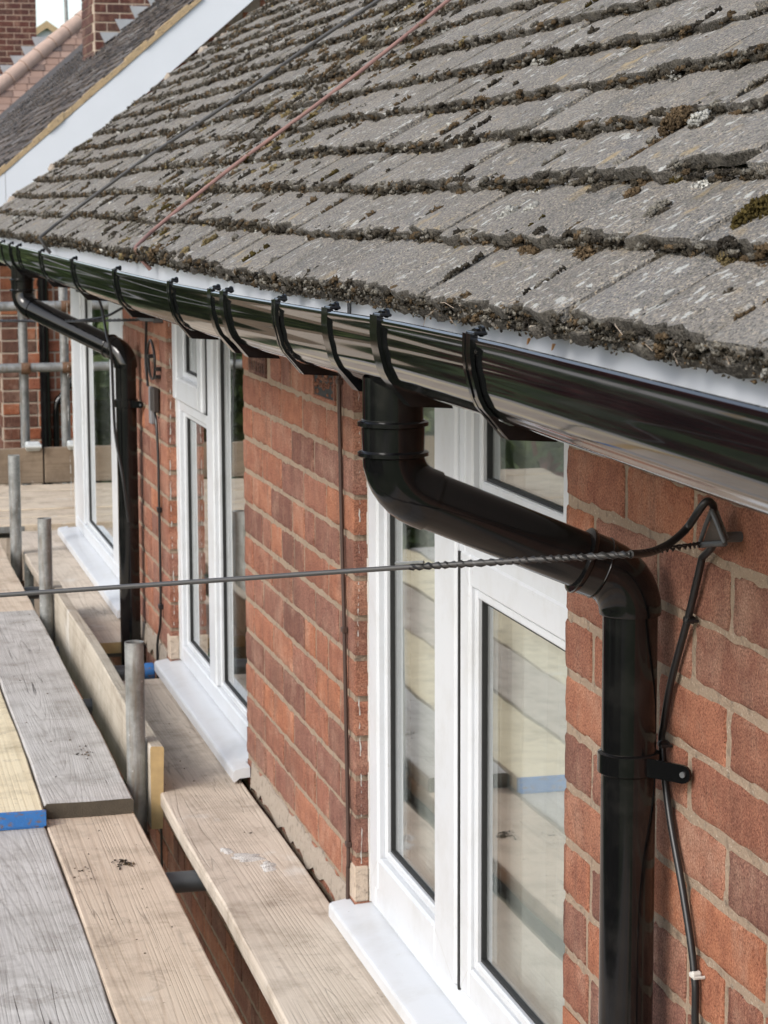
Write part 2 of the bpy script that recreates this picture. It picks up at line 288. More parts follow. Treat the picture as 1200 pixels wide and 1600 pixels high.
# ------------------------------------------------------------------ mesh helpers
class MB:
    def __init__(s): s.v = []; s.f = []
    def add(s, vs, fs):
        o = len(s.v); s.v += [tuple(map(float, q)) for q in vs]; s.f += [tuple(i + o for i in f) for f in fs]; return s
    def box(s, x0, x1, y0, y1, z0, z1, c=0.0):
        if not c:
            return s.add([(x, y, z) for x in (x0, x1) for y in (y0, y1) for z in (z0, z1)],
                         [(0, 1, 3, 2), (4, 6, 7, 5), (0, 4, 5, 1), (2, 3, 7, 6), (0, 2, 6, 4), (1, 5, 7, 3)])
        vs = []; P = ((x0, x1), (y0, y1), (z0, z1)); idx = {}
        for i in (0, 1):
            for j in (0, 1):
                for k in (0, 1):
                    for a in range(3):
                        q = [P[0][i], P[1][j], P[2][k]]
                        for bb, t in ((0, i), (1, j), (2, k)):
                            if bb != a: q[bb] += c if t == 0 else -c
                        idx[i, j, k, a] = len(vs); vs.append(q)
        fs = []
        for a in range(3):
            b1, b2 = (a + 1) % 3, (a + 2) % 3
            for t in (0, 1):
                f = []
                for (m1, m2) in ((0, 0), (1, 0), (1, 1), (0, 1)):
                    q = [0, 0, 0]; q[a] = t; q[b1] = m1; q[b2] = m2; f.append(idx[(*q, a)])
                fs.append(tuple(f if t else f[::-1]))
        for a in range(3):
            b1, b2 = (a + 1) % 3, (a + 2) % 3
            for m1 in (0, 1):
                for m2 in (0, 1):
                    q0 = [0, 0, 0]; q0[b1] = m1; q0[b2] = m2; q1 = list(q0); q1[a] = 1
                    f = [idx[(*q0, b1)], idx[(*q1, b1)], idx[(*q1, b2)], idx[(*q0, b2)]]
                    fs.append(tuple(f if m1 == m2 else f[::-1]))
        for i in (0, 1):
            for j in (0, 1):
                for k in (0, 1):
                    f = [idx[i, j, k, 0], idx[i, j, k, 1], idx[i, j, k, 2]]
                    fs.append(tuple(f if (i + j + k) % 2 else f[::-1]))
        return s.add(vs, fs)
    def tube(s, pts, r, n=12, caps=True, inner=None):
        pts = [Vector(p) for p in pts]; rs = r if isinstance(r, (list, tuple)) else [r] * len(pts)
        t0 = (pts[1] - pts[0]).normalized(); a = t0.orthogonal().normalized()
        vs = []; fs = []
        for i, p in enumerate(pts):
            t = (pts[min(i + 1, len(pts) - 1)] - pts[max(i - 1, 0)]).normalized()
            a = (a - t * a.dot(t)).normalized(); b_ = t.cross(a)
            for k in range(n):
                an = 2 * math.pi * k / n; vs.append(p + (a * math.cos(an) + b_ * math.sin(an)) * rs[i])
        for i in range(len(pts) - 1):
            for k in range(n):
                k2 = (k + 1) % n; fs.append((i * n + k, i * n + k2, (i + 1) * n + k2, (i + 1) * n + k))
        if caps: fs.append(tuple(range(n))[::-1]); fs.append(tuple(range((len(pts) - 1) * n, len(pts) * n)))
        return s.add(vs, fs)
    def strip(s, A, B, y0, y1):
        """prism between profile polylines A and B (xz pairs), extruded along y"""
        vs = []; n = len(A)
        for (x, z) in A: vs += [(x, y0, z), (x, y1, z)]
        for (x, z) in B: vs += [(x, y0, z), (x, y1, z)]
        fs = []; o = 2 * n
        for i in range(n - 1):
            a, b_ = 2 * i, 2 * i + 2
            fs += [(a, a + 1, b_ + 1, b_), (o + a, o + b_, o + b_ + 1, o + a + 1), (a, b_, o + b_, o + a), (a + 1, o + a + 1, o + b_ + 1, b_ + 1)]
        fs += [(0, o, o + 1, 1), (2 * n - 2, 2 * n - 1, o + 2 * n - 1, o + 2 * n - 2)]
        return s.add(vs, fs)
    def mesh(s, name, material, smooth=False, angle=40):
        me = bpy.data.meshes.new(name); me.from_pydata(s.v, [], s.f)
        for mm in (material if isinstance(material, (list, tuple)) else [material]): me.materials.append(MATS[mm])
        if smooth:
            me.shade_smooth() if hasattr(me, 'shade_smooth') else None
            me.set_sharp_from_angle(angle=R(angle))
        me.update(); return me
REL = {}
def link(name, data, parent=None, loc=(0, 0, 0)):
    o = bpy.data.objects.new(name, data); COL.objects.link(o)
    loc = Vector(loc); REL[o] = loc
    if parent is None: o.location = OFF + loc
    else: o.parent = parent; o.location = loc - REL[parent]
    return o
def tag(o, label, cat, group=None):
    o['label'] = label; o['category'] = cat
    if group: o['group'] = group
    return o
def thing(name, label, cat, loc, group=None):
    return tag(link(name, None, None, loc), label, cat, group)
def part(name, mb, material, parent, smooth=False, angle=40):
    return link(name, mb.mesh(name, material, smooth, angle), parent)   # vertices are scene coordinates
def solo(name, mb, material, label, cat, loc=(0, 0, 0), smooth=False, group=None, angle=40):
    mb.v = [(x - loc[0], y - loc[1], z - loc[2]) for x, y, z in mb.v]
    return tag(link(name, mb.mesh(name, material, smooth, angle), None, loc), label, cat, group)
def structure(o): o['kind'] = 'structure'; return o
def stuff(o): o['kind'] = 'stuff'; return o
def np_mesh(name, V, Fa, material, tint=None):
    me = bpy.data.meshes.new(name); k = Fa.shape[1]
    me.vertices.add(len(V)); me.vertices.foreach_set('co', V.astype(np.float32).ravel())
    me.loops.add(Fa.size); me.loops.foreach_set('vertex_index', Fa.astype(np.int32).ravel())
    me.polygons.add(len(Fa)); me.polygons.foreach_set('loop_start', np.arange(0, Fa.size, k, dtype=np.int32))
    me.polygons.foreach_set('loop_total', np.full(len(Fa), k, dtype=np.int32))
    me.update(calc_edges=True)
    if tint is not None:
        a = me.color_attributes.new('tint', 'FLOAT_COLOR', 'POINT')
        a.data.foreach_set('color', np.concatenate([tint, np.ones((len(tint), 1))], 1).astype(np.float32).ravel())
    me.materials.append(MATS[material]); me.validate(); return me
def smoothpath(pts, n=8):
    P = [Vector(p) for p in pts]; P = [P[0] * 2 - P[1]] + P + [P[-1] * 2 - P[-2]]; out = []
    for i in range(1, len(P) - 2):
        for k in range(n):
            t = k / n; a, b_, c, d = P[i - 1:i + 3]
            out.append(0.5 * ((2 * b_) + (c - a) * t + (2 * a - 5 * b_ + 4 * c - d) * t * t + (3 * b_ - a - 3 * c + d) * t ** 3))
    return out + [P[-2]]
def helix(pts, rad, pitch, phase=0.0, step=0.004):
    P = [Vector(p) for p in pts]; L = [0.0]
    for a, b_ in zip(P, P[1:]): L.append(L[-1] + (b_ - a).length)
    n = max(4, int(L[-1] / step)); out = []
    for i in range(n + 1):
        d = L[-1] * i / n; k = max(j for j in range(len(L) - 1) if L[j] <= d + 1e-9)
        t = (d - L[k]) / max(1e-9, L[k + 1] - L[k]); q = P[k].lerp(P[k + 1], t); tn = (P[k + 1] - P[k]).normalized()
        a = tn.cross(Vector((0, 0, 1))).normalized(); b_ = tn.cross(a); an = 2 * math.pi * d / pitch + phase + .9 * math.sin(d * 37) + .5 * math.sin(d * 91 + 1)
        out.append(q + (a * math.cos(an) + b_ * math.sin(an)) * rad)
    return out
def in_frame(p, m=40):
    u, v, z = proj(p); return z > 0.3 and -m < u < 1200 + m and -m < v < 1600 + m

# ================================================================== SETTING: ground
GZ = -5.15
structure(tag(link('ground', MB().add([(-400, -300, GZ), (400, -300, GZ), (400, 600, GZ), (-400, 600, GZ)], [(0, 1, 2, 3)]).mesh('ground', 'grass')), 'green lawn around the houses', 'ground'))
structure(tag(link('path', MB().add([(-0.8, -8, GZ + .004), (1.0, -8, GZ + .004), (1.0, 12.0, GZ + .004), (-0.8, 12.0, GZ + .004)], [(0, 1, 2, 3)]).mesh('path', 'paving')), 'paved path along the foot of the brick house', 'path'))
structure(tag(link('road', MB().add([(-22, -300, GZ + .006), (-15, -300, GZ + .006), (-15, 600, GZ + .006), (-22, 600, GZ + .006)], [(0, 1, 2, 3)]).mesh('road', 'tarmac')), 'grey tarmac road in front of the gardens', 'road'))

# ================================================================== THE BRICK HOUSE
HB = (1.0, 5.0, GZ)
house = thing('brick_house', 'red brick house with mossy concrete-tiled roof and white windows', 'house', HB)
Y0, Y1 = -1.5, 9.775                      # extent of the front wall
ZS = -0.205                              # soffit
WIN = [(2.967, 4.283), (5.49, 6.79), (7.80, 9.774)]
WZ0 = -1.412
mb = MB(); MX0, MX1 = 1.0024, 1.26       # mortar face recessed behind the brick faces
mb.box(MX0, MX1, Y0, Y1 - .006, GZ, WZ0 - .03)
edges = [Y0] + [q for a in WIN for q in a] + [Y1]
for i in range(0, len(edges), 2):
    a, b_ = edges[i], edges[i + 1]
    if b_ - a > .05: mb.box(MX0, MX1, a + (.006 if i else 0), b_ - .002, WZ0 - .03, -0.2)
wall = part('wall', mb, 'mortar', house)
mb = MB(); mb.box(1.262, 6.0, Y1 - .25, Y1, GZ, -0.2); mb.box(5.75, 6.0, Y0, Y1 - .26, GZ, -0.2); mb.box(1.262, 5.74, Y0, Y0 + .25, GZ, -.2)
part('side_wall', mb, 'brick', house)
mb = MB(); mb.add([(1.27, Y0 + .3, -3.8), (4.2, Y0 + .3, -3.8), (4.2, Y1 - .3, -3.8), (1.27, Y1 - .3, -3.8), (1.27, Y0 + .3, -.25), (4.2, Y0 + .3, -.25), (4.2, Y1 - .3, -.25), (1.27, Y1 - .3, -.25)],
                  [(0, 1, 2, 3), (7, 6, 5, 4), (1, 5, 6, 2), (0, 4, 5, 1), (3, 2, 6, 7)])
for y in (4.85, 7.2): mb.box(1.27, 4.19, y, y + .1, -3.79, -.26)
part('interior_wall', mb, 'interior', house)

# ---- bricks
CH, BL = 0.0815, 0.240
def brick_mesh(k, L=0.2305, H=0.0695, D=0.10, nx=8, nz=4):
    """brick with front face at x=0, y centred, z centred; worn, rounded arrises"""
    rn = random.Random(100 + k); V = []; F = []
    ys = [-L / 2, -L / 2 + .004] + [-L / 2 + L * i / nx for i in range(1, nx)] + [L / 2 - .004, L / 2]
    zs = [-H / 2, -H / 2 + .004] + [-H / 2 + H * i / nz for i in range(1, nz)] + [H / 2 - .004, H / 2]
    ny, nzz = len(ys), len(zs)
    ph = [rn.uniform(0, 6.28) for _ in range(4)]
    for j, z in enumerate(zs):
        for i, y in enumerate(ys):
            ey = i in (0, ny - 1); ez = j in (0, nzz - 1)
            x = max(-.0006, min(.0006, rn.gauss(0, .0004))) + (.0022 if ey or ez else 0) + (.002 if ey and ez else 0)
            dy = dz = 0.0
            if i in (0, 1): dy = .0012 * math.sin(z * 160 + ph[0]) + rn.gauss(0, .0007)
            if i in (ny - 2, ny - 1): dy = .0012 * math.sin(z * 140 + ph[1]) + rn.gauss(0, .0007)
            if j in (0, 1): dz = .0007 * math.sin(y * 70 + ph[2]) + rn.gauss(0, .0007)
            if j in (nzz - 2, nzz - 1): dz = .0007 * math.sin(y * 60 + ph[3]) + rn.gauss(0, .0007)
            if (ey or ez) and rn.random() < .16: x += rn.uniform(.001, .006)
            V.append((x, y + dy, z + dz))
    for j in range(nzz - 1):
        for i in range(ny - 1):
            a = j * ny + i; F.append((a, a + ny, a + ny + 1, a + 1))
    ring = [i for i in range(ny)] + [j * ny + ny - 1 for j in range(1, nzz)] + [(nzz - 1) * ny + i for i in range(ny - 2, -1, -1)] + [j * ny for j in range(nzz - 2, 0, -1)]
    o = len(V); V += [(D, V[i][1], V[i][2]) for i in ring]; n = len(ring)
    for i in range(n): F.append((ring[i], ring[(i + 1) % n], o + (i + 1) % n, o + i))
    m_ = MB(); m_.add(V, F); return m_
BV = [brick_mesh(k) for k in range(10)]
BM = [b_.mesh('brick', 'brick', True, 50) for b_ in BV]
BMP = [b_.mesh('brick_plum', 'brick_plum', True, 50) for b_ in BV[:4]]
slots = []                               # (ya, yb, zcentre, material index)
AIR = [(4.440, 4.655), (5.180, 5.400)]
zt = -0.42 + 3 * CH; k = 0
while zt > GZ + .05:
    zb = zt - CH; zc = (zt + zb) / 2
    if zt > WZ0 - .02: spans = [(edges[i], edges[i + 1]) for i in range(0, len(edges), 2)]
    else: spans = [(Y0, Y1)]
    # the two courses of plum bricks below the sills
    plum = -1.64 < zc < -1.46
    phase = 2.493 + (0.118 if k % 2 else 0.0)
    if zt > -0.2: zt = zb; k += 1; continue
    for (a, b_) in spans:
        if b_ - a < .05: continue
        js = [a]; n0 = math.ceil((a - phase) / BL)
        while phase + n0 * BL < b_ - .001:
            j = phase + n0 * BL + random.gauss(0, .004)
            if j - js[-1] > .062 and b_ - j > .062: js.append(j)
            n0 += 1
        js.append(b_)
        # some bricks are snapped headers, as in the photograph
        jj = [js[0]]
        for q0, q1 in zip(js, js[1:]):
            if q1 - q0 > .2 and random.random() < .13: jj.append((q0 + q1) / 2 + random.gauss(0, .01))
            jj.append(q1)
        for q0, q1 in zip(jj, jj[1:]):
            ya, yb = q0 + (.007 if q0 != a else 0), q1 - (.007 if q1 != b_ else 0)
            if abs(zc + .376) < .03 and any(ya < h1 and yb > h0 for h0, h1 in AIR):
                for h0, h1 in AIR:
                    if ya < h1 and yb > h0:
                        if h0 - .012 - ya > .04: slots.append((ya, h0 - .012, zc, plum))
                        if yb - h1 - .012 > .04: slots.append((h1 + .012, yb, zc, plum))
                continue
            slots.append((ya, yb, zc, plum))
    zt = zb; k += 1
def area(sl):
    ya, yb, zc, _ = sl; c = (1.0, (ya + yb) / 2, zc)
    if not in_frame(c): return -1
    u0, v0, z0 = proj((1, ya, zc)); u1, v1, z1 = proj((1, yb, zc))
    a = abs(u0 - u1) * FPX * CH / z0
    return a if zc > -1.5 or (c[1] < 5 and zc > -2.8) else a * .02
slots.sort(key=area, reverse=True)
rest_v, rest_f, off = [], [], 0
for i, (ya, yb, zc, plum) in enumerate(slots):
    L = yb - ya; k = random.randrange(10)
    loc = (1.0 + random.uniform(-.0012, .0003), (ya + yb) / 2, zc + random.gauss(0, .001))
    if i < 300:
        o = link('brick', (BMP[k % 4] if plum else BM[k]), wall, loc)
        o.scale = (1, L / 0.2305, 1); o.rotation_euler = (random.gauss(0, .004), random.gauss(0, .003), max(-.004, min(.004, random.gauss(0, .002))))
    else:
        rest_v += [(x + loc[0], y * L / .2305 + loc[1], z + loc[2]) for x, y, z in ((0, -.1152, -.0345), (0, .1152, -.0345), (0, .1152, .0345), (0, -.1152, .0345), (.09, -.1152, -.0345), (.09, .1152, -.0345), (.09, .1152, .0345), (.09, -.1152, .0345))]
        rest_f += [tuple(q + off for q in f) for f in ((0, 3, 2, 1), (0, 1, 5, 4), (1, 2, 6, 5), (2, 3, 7, 6), (3, 0, 4, 7))]; off += 8
m_ = MB(); m_.v = rest_v; m_.f = rest_f
stuff(part('lower_brickwork', m_, 'brick', wall))
# cement fillet under the sills
for (a, b_) in ((-1.5, 2.9), (4.35, 5.42), (6.86, 7.72)):
    mb = MB(); n = max(4, int((b_ - a) / .035)); A = []; B = []
    for i in range(n + 1):
        y = a + (b_ - a) * i / n
        A.append((y, -1.402 + random.gauss(0, .004))); B.append((y, -1.458 + random.gauss(0, .008) + (-.02 if random.random() < .12 else 0)))
    vs = []
    for (ya, za), (yb, zb) in zip(A, B): vs += [(.9985, ya, za), (.9935 + random.gauss(0, .001), yb, zb), (1.02, ya, za + .004), (1.02, yb, zb - .004)]
    fs = []
    for i in range(n):
        q = 4 * i; fs += [(q, q + 4, q + 5, q + 1), (q + 2, q + 6, q + 4, q), (q + 1, q + 5, q + 7, q + 3)]
    mb.add(vs, fs)
    part('cement_fillet', mb, 'cement', wall, True, 60)
# air bricks
for n_, (h0, h1) in enumerate(AIR):
    zc = -0.3793; t = MB()
    t.box(.9975, 1.01, h0, h1, zc + .027, zc + .036, .002); t.box(.9975, 1.01, h0, h1, zc - .036, zc - .027, .002)
    t.box(.9975, 1.01, h0, h0 + .012, zc - .0265, zc + .0265); t.box(.9975, 1.01, h1 - .012, h1, zc - .0265, zc + .0265)
    if n_ == 1:
        for q in range(1, 9): t.box(.9982, 1.01, h0 + (h1 - h0) * q / 9 - .004, h0 + (h1 - h0) * q / 9 + .004, zc - .0265, zc + .0265)
        t.box(.9986, 1.0095, h0 + .013, h1 - .013, zc - .004, zc + .004)
    part('air_brick', t, 'brick_plum' if n_ else 'brick', wall)
    t = MB(); t.box(1.0002, 1.012, h0 + .0122, h1 - .0122, zc - .0267, zc + .0267); part('air_brick_shade_plate', t, 'gasket', wall)  # solid near-black plate: the shade of the hollow put into its colour
    if n_ == 0:                            # old rough lumps inside the broken one
        t = MB()
        for q in range(30):
            c = Vector((1.001 + random.uniform(-.001, .004), random.uniform(h0 + .02, h1 - .02), zc + random.uniform(-.022, .022))); r_ = random.uniform(.006, .011)
            t.tube([c + Vector((0, -r_, 0)), c + Vector((-.003, -r_ * .4, .002)), c + Vector((0, r_, 0))], [r_ * .4, r_ * .6, r_ * .3], 6)
        stuff(part('broken_infill', t, 'brick_brown', wall, True))

# ---- fascia and soffit
mb = MB(); mb.box(.6845, .705, -1.5, 2.945, -0.225, -0.106, .0015); part('fascia', mb, 'white_board', house)
mb = MB(); mb.box(.6845, .705, 2.951, 9.9, -0.225, -0.106, .0015); part('fascia', mb, 'white_board', house)
mb = MB(); mb.box(.683, .684, 2.938, 2.9575, -0.223, -0.110); part('fascia_joint_trim', mb, 'black_plastic', house)
mb = MB(); mb.box(.706, 1.02, -1.5, 9.9, -0.215, -0.205); part('soffit', mb, 'white_board', house)

# ---- windows
XF = 1.029                                # outer face of the frames
def window(y0, y1, z0, z1, lights, mull, label, extra=()):
    """lights: (ya, yb, [(za, zb, opener)]) ; ya<yb. mull: list of (ya,yb)"""
    wd = link('window', None, house, (XF, (y0 + y1) / 2, z0)); wd['label'] = label
    fr = MB(); c = .004; fw = .052; xb = XF + .062
    fr.box(XF, xb, y0, y0 + fw, z0, z1, c); fr.box(XF, xb, y1 - fw, y1, z0, z1, c)
    fr.box(XF + .0006, xb, y0 + fw, y1 - fw, z0, z0 + fw, c); fr.box(XF + .0006, xb, y0 + fw, y1 - fw, z1 - fw, z1, c)
    for a, b_ in mull: fr.box(XF + .001, xb, a, b_, z0 + fw, z1 - fw, c)
    for (a, b_, c0, c1) in extra: fr.box(XF + .0014, xb, a, b_, c0, c1, c)
    part('frame', fr, 'upvc', wd)
    for (ya, yb, zs) in lights:
        for zi, (za, zb, opener) in enumerate(zs):
            if zi:
                t = MB(); t.box(XF + .0014, xb, ya, yb, zs[zi - 1][1], za, c); part('transom', t, 'upvc', wd)
            a0, a1, b0, b1 = ya, yb, za, zb; xg = XF + .026
            if opener:
                g = MB(); e = .016; swn = .135 if opener == 3 else .068; proud = {1: .016, 2: .003, 3: .008}[opener]
                A0, A1, B0, B1 = ya - e, yb + e, za - e, zb + e
                zt_ = -.590 if opener == 3 else B1 + .004
                g.box(XF - .0026, XF + .002, A0 - .0075, A0, B0 - .004, zt_)
                if opener == 1:
                    g.box(XF - .0022, XF + .002, A1, A1 + .004, B0 - .004, B1 + .004)
                    g.box(XF - .002, XF + .002, A0, A1, B0 - .004, B0); g.box(XF - .002, XF + .002, A0, A1, B1, B1 + .004)
                s = MB(); sw = .068 if opener != 2 else .056; xs = XF - proud
                s.box(xs, XF + .05, A0, A0 + swn, B0, B1, .005); s.box(xs, XF + .05, A1 - sw, A1, B0, B1, .005)
                s.box(xs + .0006, XF + .05, A0 + swn, A1 - sw, B0, B0 + sw, .005); s.box(xs + .0006, XF + .05, A0 + swn, A1 - sw, B1 - sw, B1, .005)
                part('sash', s, 'upvc', wd)
                wl = MB()
                for (ya_, za_, yb_2, zb_2) in ((A0, B0, A0 + swn, B0 + sw), (A1, B0, A1 - sw, B0 + sw), (A0, B1, A0 + swn, B1 - sw), (A1, B1, A1 - sw, B1 - sw)):
                    dy_, dz_ = (yb_2 - ya_), (zb_2 - za_); ya_, za_, yb_2, zb_2 = ya_ + dy_ * .1, za_ + dz_ * .1, yb_2 - dy_ * .06, zb_2 - dz_ * .06
                    wl.add([(xs - .0002, ya_, za_ - .0006), (xs - .0002, ya_, za_ + .0006), (xs - .0002, yb_2, zb_2 + .0006), (xs - .0002, yb_2, zb_2 - .0006)], [(0, 1, 2, 3)])
                stuff(part('weld_lines', wl, 'sealant', wd))
                if opener != 2: part('seal', g, 'gasket', wd)
                a0, a1, b0, b1 = A0 + swn, A1 - sw, B0 + sw, B1 - sw; xg = XF + .018
            # bead, gasket, pane
            bw = .017; t = MB()
            for (p0, p1, q0, q1) in ((a0, a0 + bw, b0, b1), (a1 - bw, a1, b0, b1), (a0 + bw, a1 - bw, b0, b0 + bw), (a0 + bw, a1 - bw, b1 - bw, b1)):
                t.box(xg - .012, xg + .02, p0, p1, q0, q1, .003)
            part('glazing_bead', t, 'upvc', wd)
            g = MB(); gw = .0055; a0 += bw; a1 -= bw; b0 += bw; b1 -= bw
            for (p0, p1, q0, q1) in ((a0, a0 + gw, b0, b1), (a1 - gw, a1, b0, b1), (a0 + gw, a1 - gw, b0, b0 + gw), (a0 + gw, a1 - gw, b1 - gw, b1)):
                g.box(xg - .0035, xg + .008, p0, p1, q0, q1)
            part('gasket', g, 'gasket', wd)
            t = MB(); t.box(xg + .001, xg + .005, a0 + .001, a1 - .001, b0 + .001, b1 - .001); part('pane', t, 'glass', wd)
    # sill: sloping board with drip nose
    prof = [(XF + .03, z0), (1.0, z0 - .004), (.962, z0 - .010), (.956, z0 - .013), (.9535, z0 - .018), (.9535, z0 - .040), (.957, z0 - .042), (.970, z0 - .033), (XF + .03, z0 - .030)]
    n = len(prof); ya, yb = y0 - .055, y1 + .045
    t = MB(); t.add([(x, ya, z) for x, z in prof] + [(x, yb, z) for x, z in prof], [tuple(range(n))[::-1], tuple(range(n, 2 * n))] + [(i, (i + 1) % n, n + (i + 1) % n, n + i) for i in range(n)])
    # cut where the wall stands: the horns run in front of the brick face only
    t2 = MB(); t2.add([(min(x, .9935) if False else x, y0 + .002, z) for x, z in prof] + [(x, y1 - .002, z) for x, z in prof], [tuple(range(n))[::-1], tuple(range(n, 2 * n))] + [(i, (i + 1) % n, n + (i + 1) % n, n + i) for i in range(n)])
    hp = [(.997, z0 - .0045)] + prof[2:8] + [(.997, z0 - .031)]; m2 = len(hp)
    for (pa, pb) in ((ya, y0 + .0015), (y1 - .0015, yb)):
        t2.add([(x, pa, z) for x, z in hp] + [(x, pb, z) for x, z in hp], [tuple(range(m2))[::-1], tuple(range(m2, 2 * m2))] + [(i, (i + 1) % m2, m2 + (i + 1) % m2, m2 + i) for i in range(m2)])
    part('sill', t2, 'upvc', wd, True, 25)
    # ragged bead of sealant between frame and brick reveals, smears on the far reveal
    t = MB()
    for yy, sgn in ((y1, -1), (y0, 1))[:1 if y0 < 4 else 2]:
        z = z0
        while z < z1 - .05:
            L = random.uniform(.015, .05); wx = random.uniform(.001, .003)
            t.box(XF - wx, XF + .004, yy + (sgn * .0 if sgn > 0 else -.005), yy + (.005 if sgn > 0 else 0), z, z + L, .001); z += L
    z = z0 + .08; vs = []; wv = .001
    while z < z1 - .06:
        wv = min(.0014, max(0.0, wv + random.gauss(0, .0008) - (.0016 if random.random() < .2 else 0))); xx = 1.010 + .0025 * math.sin(z * 9) + random.gauss(0, .0006)
        vs += [(xx - wv, y1 - .0016, z), (xx + wv, y1 - .0016, z)]; z += .007
    t.add(vs, [(2 * i, 2 * i + 1, 2 * i + 3, 2 * i + 2) for i in range(len(vs) // 2 - 1) if vs[2 * i][0] != vs[2 * i + 1][0]])
    stuff(part('sealant', t, 'sealant', wd))
    return wd
WZT = -0.216
window(*WIN[0], WZ0, WZT, [(3.635, 4.231, [(WZ0 + .068, WZT - .068, 3)]), (2.955, 3.589, [(WZ0 + .068, -0.601, 2)]), (3.075, 3.550, [(-0.478, WZT - .052, 0)])],
       [(3.589, 3.635)], 'nearest white window, two lights with a black seal line between them',
       [(3.020, 3.5885, -.601, -.4785), (3.5505, 3.5885, -.478, WZT - .0525), (3.020, 3.0745, -.478, WZT - .0525)])
window(*WIN[1], WZ0, WZT, [(6.235, 6.738, [(WZ0 + .052, -0.630, 0), (-0.578, WZT - .068, 1)]), (5.542, 6.130, [(WZ0 + .052, WZT - .052, 0)])],
       [(6.130, 6.235)], 'middle white window between the two brick piers')
window(*WIN[2], WZ0, WZT, [(8.45, 9.44, [(WZ0 + .052, WZT - .052, 0)]), (7.852, 8.10, [(WZ0 + .052, WZT - .052, 0)])],
       [(8.10, 8.45), (9.44, 9.722)], 'farthest white window behind the far downpipe')
# small stone block at the foot of the far reveals
for (a, b_) in WIN[:2]:
    mb = MB(); mb.box(.9965, 1.027, b_ - .004, b_ + .05, WZ0 + .001, WZ0 + .075, .003); part('reveal_block', mb, 'mortar_pale', wall)

# ---- the tiled roof
PITCH = R(37.3); CP, SP = math.cos(PITCH), math.sin(PITCH)
SD = Vector((CP, 0, SP)); NV = Vector((-SP, 0, CP)); LX = Vector((0, -1, 0))
E0 = Vector((.672, 0, -.1385)); GA, TW, TT = .1075, .168, .0155
YV = 9.93
def und(y, s): return .0035 * math.sin(1.3 * y + .5) + .0028 * math.sin(3.3 * y + 2.2 * s) + .002 * math.sin(7.1 * y - 5 * s)
def rp(s, y, h=0.0): return E0 + SD * s + NV * (h + und(y, s)) + Vector((0, y, 0))
mb = MB(); a = rp(.06, Y0, -.012); n = 40
vs = []; fs = []
for i in range(n + 1):
    y = Y0 + (YV - .02 - Y0) * i / n
    for s in (.03, 4.6): vs.append(E0 + SD * s + NV * -.006 + Vector((0, y, 0)))
for i in range(n): fs.append((2 * i, 2 * i + 2, 2 * i + 3, 2 * i + 1))
mb.add(vs, fs)
bx = E0 + SD * 4.6
mb.add([(bx.x, Y0, bx.z), (bx.x, YV - .02, bx.z), (bx.x + 3.6, YV - .02, bx.z - 3.0), (bx.x + 3.6, Y0, bx.z - 3.0)], [(0, 1, 2, 3)])
roof = part('roof', mb, 'tile', house)
def tile_mesh(k, nx=10):
    rn = random.Random(500 + k); W, L = TW - .0045, GA + .045; V = []; F = []
    ys = [(-.0025, -.5), (-.0008, -.12), (.004, 0.0), (.03, 0.0), (.075, 0.0), (L, 0.0)]
    ph = rn.uniform(0, 6.28); cam_ = rn.uniform(.0005, .0022)
    jag = [rn.gauss(0, .0026) + .0024 * math.sin(i * .9 + ph) for i in range(nx + 1)]
    for r_, (yy, dz) in enumerate(ys):
        for i in range(nx + 1):
            x = -W / 2 + W * i / nx; e = 1 if i in (0, nx) else 0
            z = TT + dz * .006 - cam_ * (2 * i / nx - 1) ** 2 + rn.gauss(0, .0005) - e * .002
            V.append((x, yy + (jag[i] if r_ < 3 else 0) + e * (.002 if r_ < 3 else 0), z))
    n = nx + 1; o = len(V)
    for i in range(nx + 1): V.append((V[i][0], V[i][1] + .002 + rn.gauss(0, .0008), rn.gauss(0, .0006)))
    for i in (0, nx): V.append((V[5 * n + i][0], L, 0))
    for r_ in range(5):
        for i in range(nx): a = r_ * n + i; F.append((a, a + 1, a + n + 1, a + n))
    nb = len(F)
    for i in range(nx): F.append((o + i, o + i + 1, i + 1, i))
    F.append((o, 0, n, 2 * n, 3 * n, 4 * n, 5 * n, o + n)); F.append((o + nx, o + n + 1, 5 * n + nx, 4 * n + nx, 3 * n + nx, 2 * n + nx, n + nx, nx))
    m_ = MB(); m_.add(V, F); m_.edge = list(range(0, nx)) + list(range(nb, nb + nx)); return m_
TVS = [tile_mesh(k) for k in range(12)]
TMS = [t.mesh('tile', ['tile', 'tile_edge'], True, 45) for t in TVS]
for t, me in zip(TVS, TMS):
    for i in t.edge: me.polygons[i].material_index = 1
HT, HH = .0305, .0150                    # height of a tile's underside at its tail and one gauge up
TILT = math.atan2(HH - HT, GA) * 1.0
def tile_mat(s, y, h, yaw=0.0, roll=0.0):
    base = rp(s, y, h)
    d = (SD * math.cos(TILT) + NV * math.sin(TILT)).normalized(); nn = (NV * math.cos(TILT) - SD * math.sin(TILT)).normalized()
    m3 = Matrix((LX, d, nn)).transposed().to_4x4()
    return Matrix.Translation(base) @ m3 @ Matrix.Rotation(yaw, 4, 'Z') @ Matrix.Rotation(roll, 4, 'Y')
tl = []
for i in range(-1, 44):
    s = max(i, 0) * GA + (-.004 if i < 0 else 0); h = HT - TT - .0005 if i < 0 else HT
    yy = YV + (0 if i % 2 == 0 else TW / 2) - TW / 2; k = 0
    y = 2.259 + (TW / 2 if i % 2 else 0) - 24 * TW
    while y < YV:
        wd = min(TW, YV - y); yc = y + wd / 2
        if Y0 < yc and wd > .035: tl.append((i, s + random.gauss(0, .0042), yc, h + abs(random.gauss(0, .0024)), random.gauss(0, .012), random.gauss(0, .016), wd / TW) if i >= 0 else (i, s, yc, h, 0.0, 0.0, wd / TW))
        y += TW
